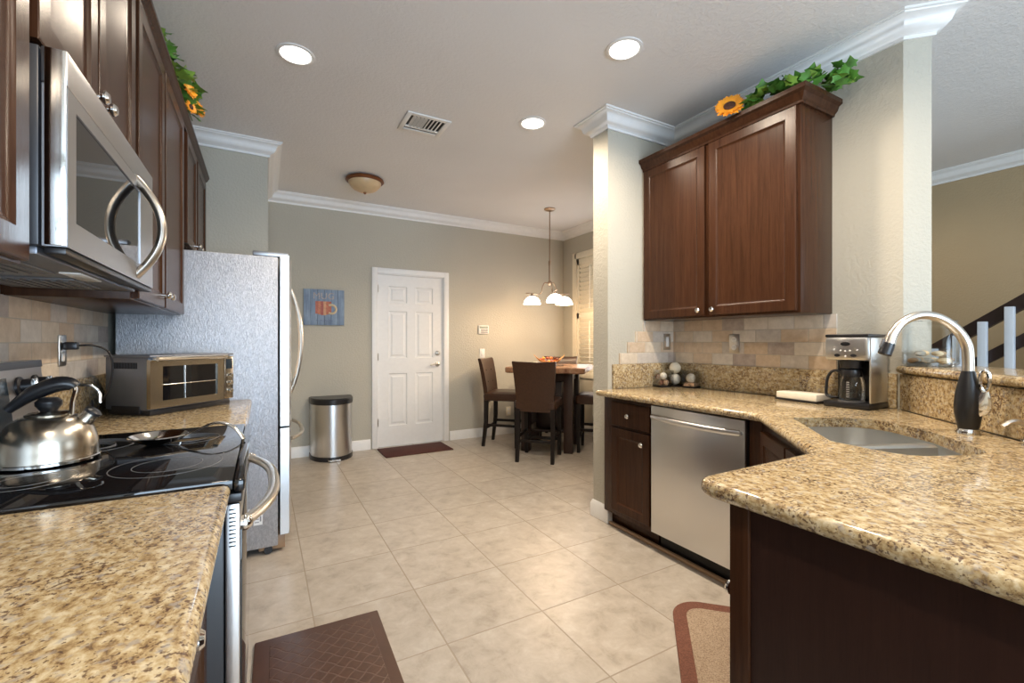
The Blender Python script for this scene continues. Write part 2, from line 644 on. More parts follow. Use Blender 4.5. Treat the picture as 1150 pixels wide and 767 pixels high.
def inset_poly(poly, ins):
    """inset a polygon (either winding) by ins"""
    if ins == 0:
        return list(poly)
    n = len(poly)
    ar = sum(poly[i][0] * poly[(i + 1) % n][1] - poly[(i + 1) % n][0] * poly[i][1] for i in range(n))
    sg = 1 if ar > 0 else -1
    out = []
    for i in range(n):
        p0, p1, p2 = Vector(poly[i - 1]), Vector(poly[i]), Vector(poly[(i + 1) % n])
        d1, d2 = (p1 - p0).normalized(), (p2 - p1).normalized()
        n1, n2 = Vector((-d1.y, d1.x)) * sg, Vector((-d2.y, d2.x)) * sg
        m = n1 + n2
        m = m / max(m.dot(n1), 0.3) if m.length > 1e-6 else n1
        q = p1 + m * ins
        out.append((q.x, q.y))
    return out


def round_poly(poly, radii, seg=6):
    """polygon with filleted corners; radii one per corner"""
    out = []
    n = len(poly)
    for i in range(n):
        r = radii[i]
        p = Vector(poly[i])
        if r <= 0:
            out.append(tuple(p))
            continue
        a, b = (Vector(poly[i - 1]) - p).normalized(), (Vector(poly[(i + 1) % n]) - p).normalized()
        ang = a.angle(b)
        t = r / math.tan(ang / 2)
        c = p + (a + b).normalized() * (r / math.sin(ang / 2))
        s0, s1 = p + a * t - c, p + b * t - c
        a0 = math.atan2(s0.y, s0.x)
        da = (math.atan2(s1.y, s1.x) - a0 + PI) % (2 * PI) - PI
        for k in range(seg + 1):
            q = a0 + da * k / seg
            out.append((c.x + r * math.cos(q), c.y + r * math.sin(q)))
    return out


def frame(origin, n):
    """matrix for (a across to the viewer's right, d outward, b up) on a face with outward normal n"""
    n = Vector(n).normalized()
    right = (-n).cross(Vector((0, 0, 1)))
    M = Matrix.Identity(4)
    for i in range(3):
        M[i][0], M[i][1], M[i][2], M[i][3] = right[i], n[i], (0, 0, 1)[i], origin[i]
    return M


def place(loc, rz=0.0, rx=0.0, ry=0.0):
    return Matrix.Translation(Vector(loc)) @ Matrix.Rotation(rz, 4, 'Z') @ Matrix.Rotation(ry, 4, 'Y') @ Matrix.Rotation(rx, 4, 'X')


def aim(loc, direction):
    """matrix whose local +z points along direction"""
    return Matrix.Translation(Vector(loc)) @ Vector(direction).to_track_quat('Z', 'Y').to_matrix().to_4x4()


def tag(o, label=None, cat=None, group=None, kind=None):
    if label:
        o['label'] = label
    if cat:
        o['category'] = cat
    if group:
        o['group'] = group
    if kind:
        o['kind'] = kind
    return o


def obj(name, mb, m, parent=None, local=False, smooth=35):
    bm = mb.bm
    bmesh.ops.recalc_face_normals(bm, faces=list(bm.faces))
    if parent is not None and not local:
        bm.transform(WM[parent.name].inverted())
    me = bpy.data.meshes.new(name)
    bm.to_mesh(me)
    bm.free()
    for mm in (m if isinstance(m, (list, tuple)) else [m]):
        me.materials.append(mm)
    if smooth:
        me.shade_smooth()
        me.set_sharp_from_angle(angle=math.radians(smooth))
    o = bpy.data.objects.new(name, me)
    COL.objects.link(o)
    if parent is not None:
        o.parent = parent
        WM[o.name] = WM[parent.name]
    else:
        WM[o.name] = Matrix.Identity(4)
    return o


def thing(name, label, cat, loc=(0, 0, 0), rz=0.0, group=None):
    o = bpy.data.objects.new(name, None)
    o.empty_display_size = 0.1
    COL.objects.link(o)
    o.location = loc
    o.rotation_euler = (0, 0, rz)
    WM[o.name] = Matrix.Translation(Vector(loc)) @ Matrix.Rotation(rz, 4, 'Z')
    return tag(o, label, cat, group)


def solo(name, mb, m, label, cat, group=None, smooth=35):
    """a thing that is one mesh; its origin is moved to its own middle"""
    bm = mb.bm
    xs = [v.co for v in bm.verts]
    c = Vector((sum(v.x for v in xs) / len(xs), sum(v.y for v in xs) / len(xs), min(v.z for v in xs)))
    bm.transform(Matrix.Translation(-c))
    o = obj(name, mb, m, None, smooth=smooth)
    o.location = c
    return tag(o, label, cat, group)


def struct(name, mb, m, smooth=35, parent=None):
    o = obj(name, mb, m, parent, smooth=smooth)
    if parent is None:
        o['kind'] = 'structure'
    return o


def copy_tree(o, parent=None):
    c = o.copy()
    COL.objects.link(c)
    c.parent = parent
    for ch in list(o.children):
        copy_tree(ch, c)
    return c


def arc(p0, p1, bulge, n=12, power=2):
    """points from p0 to p1 bowed by the vector bulge"""
    p0, p1, bulge = Vector(p0), Vector(p1), Vector(bulge)
    out = []
    for i in range(n + 1):
        t = i / n
        out.append(p0.lerp(p1, t) + bulge * (1 - abs(2 * t - 1) ** power))
    return out


def bez(pts, n=20):
    """Catmull-Rom through pts"""
    P = [Vector(p) for p in pts]
    P = [2 * P[0] - P[1]] + P + [2 * P[-1] - P[-2]]
    out = []
    for i in range(1, len(P) - 2):
        for k in range(n):
            t = k / n
            a, b, c, d = P[i - 1], P[i], P[i + 1], P[i + 2]
            out.append(0.5 * ((2 * b) + (c - a) * t + (2 * a - 5 * b + 4 * c - d) * t * t + (3 * b - a - 3 * c + d) * t ** 3))
    out.append(P[-2])
    return out


# ------------------------------------------------------------------ room shell
CZ = 2.81                 # ceiling height
XL, YP, XP, YB, XD = -0.69, 4.05, 0.038, 5.32, 3.82   # left wall, pantry face, pantry corner, back wall, dining wall
XR, YR = 2.72, 0.976      # cabinet wall and its end
XPI, YPI = 2.075, 2.37    # end of the wall between kitchen and dining
XH = 5.5                  # stair wall
YREAR = -3.5
T = 0.12
floor_b = MB().box(XL - T, XH + T, YREAR - T, YB + T, -0.1, 0.0)
struct('floor', floor_b, floor_m, 0)
struct('ceiling', MB().box(XL - T, XH + T, YREAR - T, YB + T, CZ, CZ + 0.1), ceil_m, 0)
struct('wall_left', MB().box(XL - T, XL, YREAR - T, YP, 0, CZ), wall_m, 0)
struct('wall_pantry', MB().box(XL - T, XP, YP, YB + T, 0, CZ), wall_m, 0)
# back wall with the door opening
DX0, DX1, DZ = 1.165, 1.985, 2.045
bw = MB().box(XP, DX0, YB, YB + T, 0, CZ).box(DX1, XD + T, YB, YB + T, 0, CZ).box(DX0, DX1, YB, YB + T, DZ, CZ)
struct('wall_back', bw, wall_m, 0)
# dining wall with the shuttered window
WY0, WY1, WZ0, WZ1 = 3.75, 5.03, 0.80, 2.42
dw = MB().box(XD, XD + T, 2.52, WY0, 0, CZ).box(XD, XD + T, WY1, YB, 0, CZ).box(XD, XD + T, WY0, WY1, 0, WZ0).box(XD, XD + T, WY0, WY1, WZ1, CZ)
struct('wall_dining', dw, wall_m, 0)
struct('wall_divider', MB().box(XPI, XH + T, YPI, YPI + 0.155, 0, CZ), wall_m, 0)
sq = 0.08
E1 = (XR + sq, YR - sq)
E2 = (XR + 0.113, E1[1] + (XR + 0.113 - E1[0]))
struct('wall_right', MB().prism([(XR, YPI), (XR, YR), E1, E2, (XR + 0.113, YPI)], 0, CZ), wall_m, 0)
struct('wall_stair', MB().box(XH, XH + T, YREAR, YPI, 0, CZ), wall_tan, 0)
PB0, PB1 = 0.03, -0.083    # peninsula back wall faces
KX = XR - YR               # line x - y of the bar wall, kitchen face
OX = E1[0] - E1[1]
bar_poly = [(XR, YR), (KX + PB0, PB0), (0.95, PB0), (0.95, PB1), (OX + PB1, PB1), E1]
struct('wall_bar', MB().prism(bar_poly, 0, 1.088), wall_m, 0)
rw = MB().box(XL - T, -0.5, YREAR - T, YREAR, 0, CZ).box(3.1, XH + T, YREAR - T, YREAR, 0, CZ).box(-0.5, 3.1, YREAR - T, YREAR, 2.4, CZ)
struct('wall_rear', rw, wall_m, 0)

PATH = [(XL, YREAR), (XL, YP), (XP, YP), (XP, YB), (XD, YB), (XD, YPI + 0.155), (XPI, YPI + 0.155), (XPI, YPI), (XR, YPI), (XR, YR), E1, E2, (XR + 0.113, YPI), (XH, YPI), (XH, YREAR)]


def sweep(path, prof, i0, i1, closed_path=True):
    """profile (out, z) swept along path vertices i0..i1 with mitres; room on the path's right"""
    n = len(path)
    rings = []
    for i in range(i0, i1 + 1):
        p0, p1, p2 = Vector(path[(i - 1) % n]), Vector(path[i % n]), Vector(path[(i + 1) % n])
        d1, d2 = (p1 - p0).normalized(), (p2 - p1).normalized()
        n1, n2 = Vector((d1.y, -d1.x)), Vector((d2.y, -d2.x))
        m = n1 + n2
        m = m / m.dot(n1) if abs(m.dot(n1)) > 1e-4 else n1
        rings.append([(p1.x + m.x * o, p1.y + m.y * o, z) for o, z in prof])
    return MB().loft(rings, (True, True), True)


def crown_prof(top, h, pr):
    pts = [(0, top - h), (0.012, top - h), (0.014, top - h * 0.86), (0.022, top - h * 0.80)]
    for k in range(7):
        t = k / 6
        pts.append((0.024 + (pr - 0.036) * (t + 0.10 * math.sin(2 * PI * t)), top - h * 0.78 + h * 0.60 * (t - 0.10 * math.sin(2 * PI * t))))
    pts += [(pr - 0.010, top - h * 0.12), (pr, top - h * 0.10), (pr, top), (0, top)]
    return pts


CP = crown_prof(CZ, 0.105, 0.10)
for k, (a, b) in enumerate([(0, 1), (1, 2), (2, 3), (3, 4), (4, 5), (5, 8), (8, 12), (12, 13), (13, 14)]):
    struct('trim_%d' % (k + 1), sweep(PATH, CP, a, b), trim_m)
BP = [(0, 0), (0.016, 0), (0.016, 0.088), (0.011, 0.098), (0.009, 0.108), (0.004, 0.115), (0, 0.115)]


def base_run(name, pts):
    struct(name, sweep(pts, BP, 1, len(pts) - 2), trim_m)


base_run('baseboard_pantry', [(XL, YP), (0.0, YP), (XP, YP), (XP, YB), (XD, YB)])
base_run('baseboard_back', [(XP, YB - 1), (XP, YB), (1.09, YB), (1.2, YB)])
base_run('baseboard_back', [(2.0, YB), (2.062, YB), (XD, YB), (XD, YB - 1)])
base_run('baseboard_dining', [(XD - 1, YB), (XD, YB), (XD, YPI + 0.155), (XD - 1, YPI + 0.155)])
base_run('baseboard_pillar', [(XD, YB), (XD, YPI + 0.155), (XPI, YPI + 0.155), (XPI, YPI), (XPI + 0.06, YPI), (XPI + 0.2, YPI)])
base_run('baseboard_stair', [(XR + 0.113, YPI), (XH, YPI), (XH, YREAR), (XH - 1, YREAR)])

# entry door: casing, slab with six panels, hinges, lever and dead bolt
dr = thing('door_1', None, None, (DX0, YB, 0))
dr['kind'] = 'structure'
CW = 0.062
cas = MB()
for x0, x1, z0, z1 in ((DX0 - CW, DX0 + 0.004, 0, DZ + CW), (DX1 - 0.004, DX1 + CW, 0, DZ + CW), (DX0, DX1, DZ - 0.004, DZ + CW)):
    cas.box(x0, x1, YB - 0.02, YB + 0.001, z0, z1, 0.006)
cas.box(DX0, DX0 + 0.012, YB, YB + T, 0, DZ).box(DX1 - 0.012, DX1, YB, YB + T, 0, DZ).box(DX0, DX1, YB, YB + T, DZ - 0.012, DZ)
obj('door_casing', cas, trim_m, dr)
sx0, sx1 = DX0 + 0.014, DX1 - 0.014
sw = sx1 - sx0
slab = MB()
yd0, yd1 = YB + 0.012, YB + 0.050
st, ms = 0.125, 0.105
pw = (sw - 2 * st - ms) / 2
rows = [(0.0, 0.245), (0.865, 1.045), (1.605, 1.70), (1.90, 2.03)]
for x0, x1 in ((sx0, sx0 + st), (sx0 + st + pw, sx0 + st + pw + ms), (sx1 - st, sx1)):
    slab.box(x0, x1, yd0, yd1, 0.008, 2.03)
for z0, z1 in rows:
    for k in range(2):
        xa = sx0 + st + k * (pw + ms)
        slab.box(xa, xa + pw, yd0, yd1, max(z0, 0.008), z1)
for k in range(2):
    for z0, z1 in ((0.245, 0.865), (1.045, 1.605), (1.70, 1.90)):
        M = frame((sx0 + st + k * (pw + ms), yd0, z0), (0, -1, 0))
        slab.panel(M, pw, z1 - z0, [(0, -0.03), (0, 0), (0.008, -0.010), (0.026, -0.010), (0.044, -0.003), (0.05, -0.003)])
obj('door_slab', slab, trim_m, dr, smooth=20)
for z in (0.25, 1.02, 1.82):
    obj('hinge', MB().box(sx0 - 0.010, sx0 + 0.004, yd0 - 0.012, yd0 + 0.004, z, z + 0.09, 0.003), nickel_m, dr)
hx = sx1 - 0.065
hb = MB().lathe([(0.031, 0), (0.031, 0.006), (0.026, 0.010), (0.010, 0.012), (0.010, 0.045)], aim((hx, yd0, 0.965), (0, -1, 0)), 20)
hb.tube(bez([(hx + 0.006, yd0 - 0.045, 0.965), (hx - 0.04, yd0 - 0.048, 0.968), (hx - 0.085, yd0 - 0.046, 0.962), (hx - 0.105, yd0 - 0.042, 0.952)], 5), 0.0085, 8)
obj('door_lever', hb, nickel_m, dr)
obj('dead_bolt', MB().lathe([(0.030, 0), (0.030, 0.008), (0.024, 0.014), (0.012, 0.016), (0.011, 0.024), (0, 0.024)], aim((hx, yd0, 1.10), (0, -1, 0)), 20).box(hx - 0.005, hx + 0.005, yd0 - 0.04, yd0 - 0.02, 1.082, 1.118, 0.003), nickel_m, dr)

# dining window: frame, glass, plantation shutters
wi = thing('window_1', None, None, (XD, WY0, WZ0))
wi['kind'] = 'structure'
fr = MB()
for y0, y1, z0, z1 in ((WY0 - 0.05, WY0 + 0.035, WZ0 - 0.05, WZ1 + 0.05), (WY1 - 0.035, WY1 + 0.05, WZ0 - 0.05, WZ1 + 0.05),
                       (WY0, WY1, WZ0 - 0.05, WZ0 + 0.035), (WY0, WY1, WZ1 - 0.035, WZ1 + 0.05)):
    fr.box(XD - 0.022, XD + 0.05, y0, y1, z0, z1, 0.004)
obj('window_frame', fr, ivory_m, wi)
obj('window_glass', MB().box(XD + 0.09, XD + 0.096, WY0, WY1, WZ0, WZ1), pane_m, wi)
ns = 2
for k in range(ns):
    y0 = WY0 + 0.036 + k * (WY1 - WY0 - 0.072) / ns
    y1 = y0 + (WY1 - WY0 - 0.072) / ns - 0.002
    sh = MB()
    mid = 1.60
    for a, b, c, d in ((y0, y0 + 0.05, WZ0 + 0.036, WZ1 - 0.036), (y1 - 0.05, y1, WZ0 + 0.036, WZ1 - 0.036), (y0, y1, WZ0 + 0.036, WZ0 + 0.12),
                       (y0, y1, WZ1 - 0.12, WZ1 - 0.036), (y0, y1, mid - 0.04, mid + 0.04)):
        sh.box(XD - 0.012, XD + 0.018, a, b, c, d, 0.003)
    p = obj('shutter_panel', sh, ivory_m, wi)
    lv = MB()
    for za, zb in ((WZ0 + 0.12, mid - 0.04), (mid + 0.04, WZ1 - 0.12)):
        nl = int((zb - za) / 0.055)
        for q in range(nl):
            z = za + (q + 0.5) * (zb - za) / nl
            lv.box(-0.032, 0.032, y0 + 0.05, y1 - 0.05, -0.004, 0.004, 0.0035, place((XD + 0.004, 0, z), 0, 0, math.radians(58)), 1)
    obj('louver', lv, ivory_m, p)
    ti = MB()
    ym = (y0 + y1) / 2
    ti.box(XD - 0.034, XD - 0.026, ym - 0.006, ym + 0.006, WZ0 + 0.16, mid - 0.08, 0.002).box(XD - 0.034, XD - 0.026, ym - 0.006, ym + 0.006, mid + 0.08, WZ1 - 0.16, 0.002)
    obj('tilt_rod', ti, ivory_m, p)
# glass doors of the family room behind the camera
pd = thing('door_2', None, None, (-0.5, YREAR, 0))
pd['kind'] = 'structure'
g = MB()
for k in range(3):
    a, b = -0.5 + 1.2 * k, 0.7 + 1.2 * k
    for x0, x1, z0, z1 in ((a, a + 0.06, 0, 2.4), (b - 0.06, b, 0, 2.4), (a, b, 0, 0.09), (a, b, 2.31, 2.4)):
        g.box(x0, x1, YREAR - 0.08, YREAR - 0.03, z0, z1, 0.004)
obj('patio_frame', g, trim_m, pd)
obj('patio_glass', MB().box(-0.5, 3.1, YREAR - 0.058, YREAR - 0.052, 0.02, 2.38), pane_m, pd)

# ------------------------------------------------------------------ cabinets
DOOR_R = [(0, 0), (0, 0.018), (0.003, 0.020), (0.052, 0.020), (0.056, 0.016), (0.064, 0.012), (0.070, 0.011)]
FLAT_R = [(0, 0), (0, 0.016), (0.004, 0.020)]


def knob(parent, M, a, b, d=0.020, r=0.016):
    k = MB().lathe([(0.006, 0), (0.006, 0.012), (r, 0.018), (r, 0.023), (r * 0.7, 0.029), (0, 0.030)], M @ Matrix.Translation((a, d, b)) @ Matrix.Rotation(-PI / 2, 4, 'X'), 16)
    return obj('knob', k, chrome_m, parent)


def door(parent, origin, n, w, h, kn=None, name='door', rings=DOOR_R):
    M = frame(origin, n)
    o = obj(name, MB().panel(M, w, h, rings), wood_m, parent, smooth=20)
    if kn:
        knob(o, M, *kn)
    return o


XF = -0.385               # face of the left wall cabinets, doors 2 cm proud
c = thing('wall_cabinet', 'dark wood wall cabinet nearest the camera, beside the black side of the microwave', 'cabinet', (XL, 0.3, 1.385))
obj('body', MB().box(XL + 0.002, XF, 0.30, 1.150, 1.385, 2.42, 0.002), wood_m, c)
door(c, (XF, 0.32, 1.39), (1, 0, 0), 0.385, 1.02, (0.35, 0.05))
door(c, (XF, 0.715, 1.39), (1, 0, 0), 0.410, 1.02, (0.035, 0.05))
c = thing('wall_cabinet', 'short dark wood cabinet with two doors above the microwave', 'cabinet', (XL, 1.13, 1.81))
obj('body', MB().box(XL + 0.002, XF, 1.152, 1.918, 1.806, 2.42, 0.002), wood_m, c)
door(c, (XF, 1.162, 1.812), (1, 0, 0), 0.345, 0.598, (0.318, 0.045))
door(c, (XF, 1.520, 1.812), (1, 0, 0), 0.375, 0.598, (0.028, 0.045))
c = thing('wall_cabinet', 'tall dark wood wall cabinet above the toaster oven', 'cabinet', (XL, 1.92, 1.385))
obj('body', MB().box(XL + 0.002, XF, 1.920, 2.958, 1.385, 2.42, 0.002), wood_m, c)
door(c, (XF, 1.940, 1.39), (1, 0, 0), 0.455, 1.02, (0.425, 0.05))
door(c, (XF, 2.425, 1.39), (1, 0, 0), 0.510, 1.02, (0.03, 0.05))
c = thing('wall_cabinet', 'short dark wood cabinet with two doors above the refrigerator', 'cabinet', (XL, 2.96, 1.79))
obj('body', MB().box(XL + 0.002, XF, 2.962, 4.046, 1.79, 2.42, 0.002), wood_m, c)
door(c, (XF, 3.06, 1.795), (1, 0, 0), 0.41, 0.615, (0.38, 0.05))
door(c, (XF, 3.53, 1.795), (1, 0, 0), 0.47, 0.615, (0.03, 0.05))
cor = [(0, 0), (0.012, 0.002), (0.014, 0.014), (0.026, 0.026), (0.030, 0.040), (0.036, 0.046), (0.036, 0.062), (0, 0.062)]
rings = []
for y in (0.3, 4.046):
    rings.append([(XF + 0.016 + o, y, 2.412 + z) for o, z in cor])
rings = [[(XF - 0.01, y, 2.421)] + [(XF + 0.001 + o, y, 2.421 + z * 0.9) for o, z in cor[1:]] + [(XF - 0.01, y, 2.421 + 0.056)] for y in (0.3, 4.046)]
solo('cabinet_cornice', MB().loft(rings), wood_m, 'dark moulded cornice running along the tops of the cabinets by the refrigerator', 'cornice')

# right wall cabinet
XC = 2.41
c = thing('wall_cabinet', 'dark wood double door wall cabinet topped by the sunflower, on the beige wall', 'cabinet', (XR, 1.285, 1.395))
obj('body', MB().box(XC, XR - 0.002, 1.285, 2.366, 1.395, 2.475, 0.002), wood_m, c)
door(c, (XC, 2.350, 1.405), (-1, 0, 0), 0.505, 1.055, (0.470, 0.035))
door(c, (XC, 1.815, 1.405), (-1, 0, 0), 0.515, 1.055, (0.035, 0.035))
cp = [(0, 2.465), (0.012, 2.466), (0.014, 2.478), (0.026, 2.490), (0.034, 2.512), (0.050, 2.522), (0.050, 2.545), (0, 2.545)]
cpath = [(3.2, 1.285), (XR - 0.002, 1.285), (XC, 1.285), (XC, 2.366), (XC, 3.0)]
cpath = cpath[::-1]
# room lies on the right when walking from the far end toward the camera
obj('cornice', sweep([(XC, 3.0), (XC, 2.366), (XC, 1.285), (XR - 0.002, 1.285), (3.4, 1.285)], cp, 1, 3), wood_m, c)
obj('top_board', MB().box(XC + 0.001, XR - 0.003, 1.286, 2.365, 2.476, 2.53), wood_m, c)

# base cabinets, right run
XB = 2.04
c = thing('base_cabinet', 'narrow dark wood base cabinet with one drawer beside the dishwasher', 'cabinet', (XB, 1.94, 0))
obj('body', MB().box(XB, XR - 0.004, 1.932, 2.366, 0.10, 0.878, 0.002).box(XB + 0.06, XR - 0.1, 1.94, 2.36, 0, 0.10), wood_m, c)
door(c, (XB, 2.275, 0.695), (-1, 0, 0), 0.332, 0.155, (0.166, 0.078), 'drawer', FLAT_R)
door(c, (XB, 2.275, 0.135), (-1, 0, 0), 0.332, 0.545, (0.285, 0.48))
d = thing('dishwasher', 'stainless steel dishwasher with a bowed bar handle', 'dishwasher', (XB, 1.327, 0))
obj('tub', MB().box(XB + 0.01, XR - 0.05, 1.334, 1.922, 0.10, 0.874), darkgap_m, d)
obj('door_panel', MB().box(2.018, XB + 0.012, 1.331, 1.925, 0.115, 0.866, 0.004), steel_h, d)
hp = arc((2.006, 1.905, 0.803), (2.006, 1.350, 0.803), (-0.042, 0, 0), 14, 3)
h = MB().tube(hp, 0.0135, 12, flat=(0.8, 1.1)).box(2.0, 2.02, 1.893, 1.913, 0.795, 0.811, 0.003).box(2.0, 2.02, 1.342, 1.362, 0.795, 0.811, 0.003)
obj('bar_handle', h, steel_h, d)
obj('kick_plate', MB().box(XB + 0.06, XB + 0.07, 1.331, 1.925, 0.0, 0.10), darkgap_m, d)
# corner sink cabinet, cut at 45 degrees
s1, s2 = (2.025, 1.250), (1.495, 0.700)
c = thing('base_cabinet', 'dark wood corner cabinet set at an angle under the sink', 'cabinet', (1.8, 0.9, 0))
obj('body', MB().prism([(2.04, 1.322), s1, s2, (1.495, 0.045), (KX + 0.045, 0.045), (XR - 0.03, YR - 0.012), (XR - 0.004, 1.322)], 0.10, 0.66)
    .prism([(2.10, 1.31), (2.085, 1.235), (1.55, 0.69), (1.56, 0.1), (1.8, 0.1), (2.6, 1.0), (2.6, 1.31)], 0, 0.10), wood_m, c)
d1 = Vector((s1[0] - s2[0], s1[1] - s2[1], 0)).normalized()
nn = Vector((-d1.y, d1.x, 0))
of = Vector((s1[0], s1[1], 0)) - nn * 0.0
obj('face_panel', MB().prism([s1, s2, (s2[0] + 0.02, s2[1] - 0.02 + 0.001), (s1[0] + 0.02, s1[1] - 0.02)], 0.66, 0.878).prism([(2.04, 1.322), s1, (2.06, 1.23), (2.09, 1.322)], 0.66, 0.878), wood_m, c)
wd = (Vector(s1) - Vector(s2)).length
door(c, Vector((s1[0], s1[1], 0.135)) - d1 * 0.04, nn, wd / 2 - 0.05, 0.70, (wd / 2 - 0.085, 0.62))
door(c, Vector((s1[0], s1[1], 0.135)) - d1 * (wd / 2 + 0.005), nn, wd / 2 - 0.06, 0.70, (0.035, 0.62))
# peninsula cabinet with its end panel
c = thing('base_cabinet', 'dark wood peninsula cabinet with a plain end panel under the granite corner', 'cabinet', (0.94, 0.3, 0))
obj('body', MB().box(0.952, 1.490, 0.036, 0.632, 0.10, 0.878).box(0.96, 1.49, 0.036, 0.57, 0, 0.1), wood_m, c)
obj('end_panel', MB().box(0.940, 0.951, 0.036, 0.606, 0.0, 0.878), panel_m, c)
obj('corner_post', MB().box(0.932, 0.952, 0.607, 0.652, 0.0, 0.878, 0.002), wood_m, c)
door(c, (1.488, 0.633, 0.135), (0, 1, 0), 0.535, 0.70, (0.520, 0.530, 0.02, 0.017), )

# dark strip of shoe moulding along the right run
struct('trim_10', MB().box(2.062, 2.085, 1.25, YPI - 0.02, 0, 0.022, 0.006), tan_m)

# ------------------------------------------------------------------ worktops
CT, CB = 0.918, 0.879
SINK = round_poly([(1.990, 1.098), (1.630, 0.775), (1.605, 0.560), (1.86, 0.455), (2.11, 0.67), (2.275, 0.92)], [0.03, 0.06, 0.10, 0.10, 0.16, 0.12], 6)
ks = KX - 0.019 * math.sqrt(2)        # front of the bar splash
poly = [(1.965, YPI - 0.002), (1.965, 1.235), (1.445, 0.735), (0.905, 0.735), (0.905, 0.033), (ks + 0.033, 0.033), (XR - 0.002 - 0.03, XR - 0.002 - 0.03 - ks), (XR - 0.002, YR + 0.006), (XR - 0.002, YPI - 0.002)]
poly = round_poly(poly, [0, 0.06, 0.03, 0.055, 0, 0, 0, 0, 0], 6)
solo('granite_worktop', MB().slab(poly, CB, CT, 0.019, [SINK]), granite_m, 'speckled granite worktop around the sink, running out to the peninsula', 'worktop')
SP = 1.087
solo('granite_upstand', MB().box(XR - 0.020, XR - 0.001, YR + 0.02, YPI - 0.021, CT + 0.001, SP, 0.002), granite_m, 'granite upstand below the stone tiles behind the coffee maker', 'upstand')
solo('granite_upstand', MB().box(2.11, XR - 0.001, YPI - 0.020, YPI - 0.001, CT + 0.001, SP, 0.002), granite_m, 'short granite upstand with the light switch above it', 'upstand')
q = 0.019 * math.sqrt(2)
solo('granite_upstand', MB().prism([(XR - 0.022, XR - 0.022 - KX + 0.001), (KX + 0.034, 0.035), (ks + 0.035, 0.035), (XR - 0.022, XR - 0.022 - ks)], CT + 0.001, SP), granite_m, 'granite upstand under the raised bar ledge behind the tap', 'upstand')
a45 = math.sqrt(0.5)
la, lb = 0.035, 0.20
led = [(XR - la * a45 - 0.008, YR + la * a45 - 0.008), (KX - la * 1.414 + PB0 + la, PB0 + la), (0.93, PB0 + la), (0.93, PB1 - lb), (OX + lb * 1.414 + PB1 - lb, PB1 - lb), (E1[0] + lb * a45 - 0.006, E1[1] - lb * a45 - 0.006), (E1[0] - 0.006, E1[1] - 0.006), (XR - 0.006, YR - 0.006)]
solo('bar_ledge', MB().slab(led, 1.090, 1.130, 0.019), granite_m, 'raised granite bar ledge behind the sink, holding the glass jar', 'ledge')
# left run
solo('granite_worktop', MB().slab([(XL + 0.002, -0.9), (-0.065, -0.9), (-0.065, 1.222), (XL + 0.002, 1.222)], CB, CT, 0.019), granite_m, 'golden granite worktop in the near corner, in front of the cooktop', 'worktop')
solo('granite_worktop', MB().slab([(XL + 0.002, 2.045), (-0.052, 2.045), (-0.052, 2.955), (XL + 0.002, 2.955)], CB, CT, 0.019), granite_m, 'golden granite worktop under the toaster oven', 'worktop')
solo('granite_upstand', MB().box(XL + 0.001, XL + 0.020, 2.045, 2.955, CT + 0.001, SP, 0.002), granite_m, 'granite upstand behind the toaster oven', 'upstand')
solo('granite_upstand', MB().box(XL + 0.001, XL + 0.020, 0.3, 1.222, CT + 0.001, SP, 0.002), granite_m, 'granite upstand on the wall at the near end of the cooktop', 'upstand')
c = thing('base_cabinet', 'dark wood base cabinet under the near granite worktop, with a drawer knob', 'cabinet', (-0.11, 0, 0))
obj('body', MB().box(XL + 0.002, -0.128, -0.88, 1.220, 0.10, 0.877).box(XL + 0.02, -0.2, -0.88, 1.21, 0, 0.1), wood_m, c)
door(c, (-0.128, 0.50, 0.70), (1, 0, 0), 0.70, 0.155, (0.35, 0.078), 'drawer', FLAT_R)
door(c, (-0.128, 0.50, 0.135), (1, 0, 0), 0.345, 0.545, (0.30, 0.48))
door(c, (-0.128, 0.855, 0.135), (1, 0, 0), 0.345, 0.545, (0.045, 0.48))
c = thing('base_cabinet', 'dark wood base cabinet between the range and the refrigerator', 'cabinet', (-0.11, 2.5, 0))
obj('body', MB().box(XL + 0.002, -0.128, 2.045, 2.955, 0.10, 0.877).box(XL + 0.02, -0.2, 2.05, 2.95, 0, 0.1), wood_m, c)
for k in range(2):
    door(c, (-0.128, 2.055 + 0.45 * k, 0.70), (1, 0, 0), 0.44, 0.155, (0.22, 0.078), 'drawer', FLAT_R)
    door(c, (-0.128, 2.055 + 0.45 * k, 0.135), (1, 0, 0), 0.44, 0.545, (0.40 - 0.36 * k, 0.48))

# stone tile backsplashes
t1 = MB().box(XL + 0.0005, XL + 0.010, 2.045, 2.962, SP, 1.386).box(XL + 0.0005, XL + 0.010, 1.10, 2.045, 0.9, 1.386).box(XL + 0.0005, XL + 0.010, 0.3, 1.10, SP, 1.386)
struct('trim_11', t1, tile_yz, 0)
struct('trim_12', MB().box(XR - 0.010, XR - 0.0005, 1.262, YPI - 0.0005, SP, 1.396), tile_yz, 0)
tz = MB()
for k, x0 in enumerate((2.175, 2.250, 2.326, 2.402)):
    tz.box(x0, XR - 0.0105, YPI - 0.010, YPI - 0.0005, SP + k * 0.077, SP + (k + 1) * 0.077)
struct('trim_13', tz, tile_xz, 0)
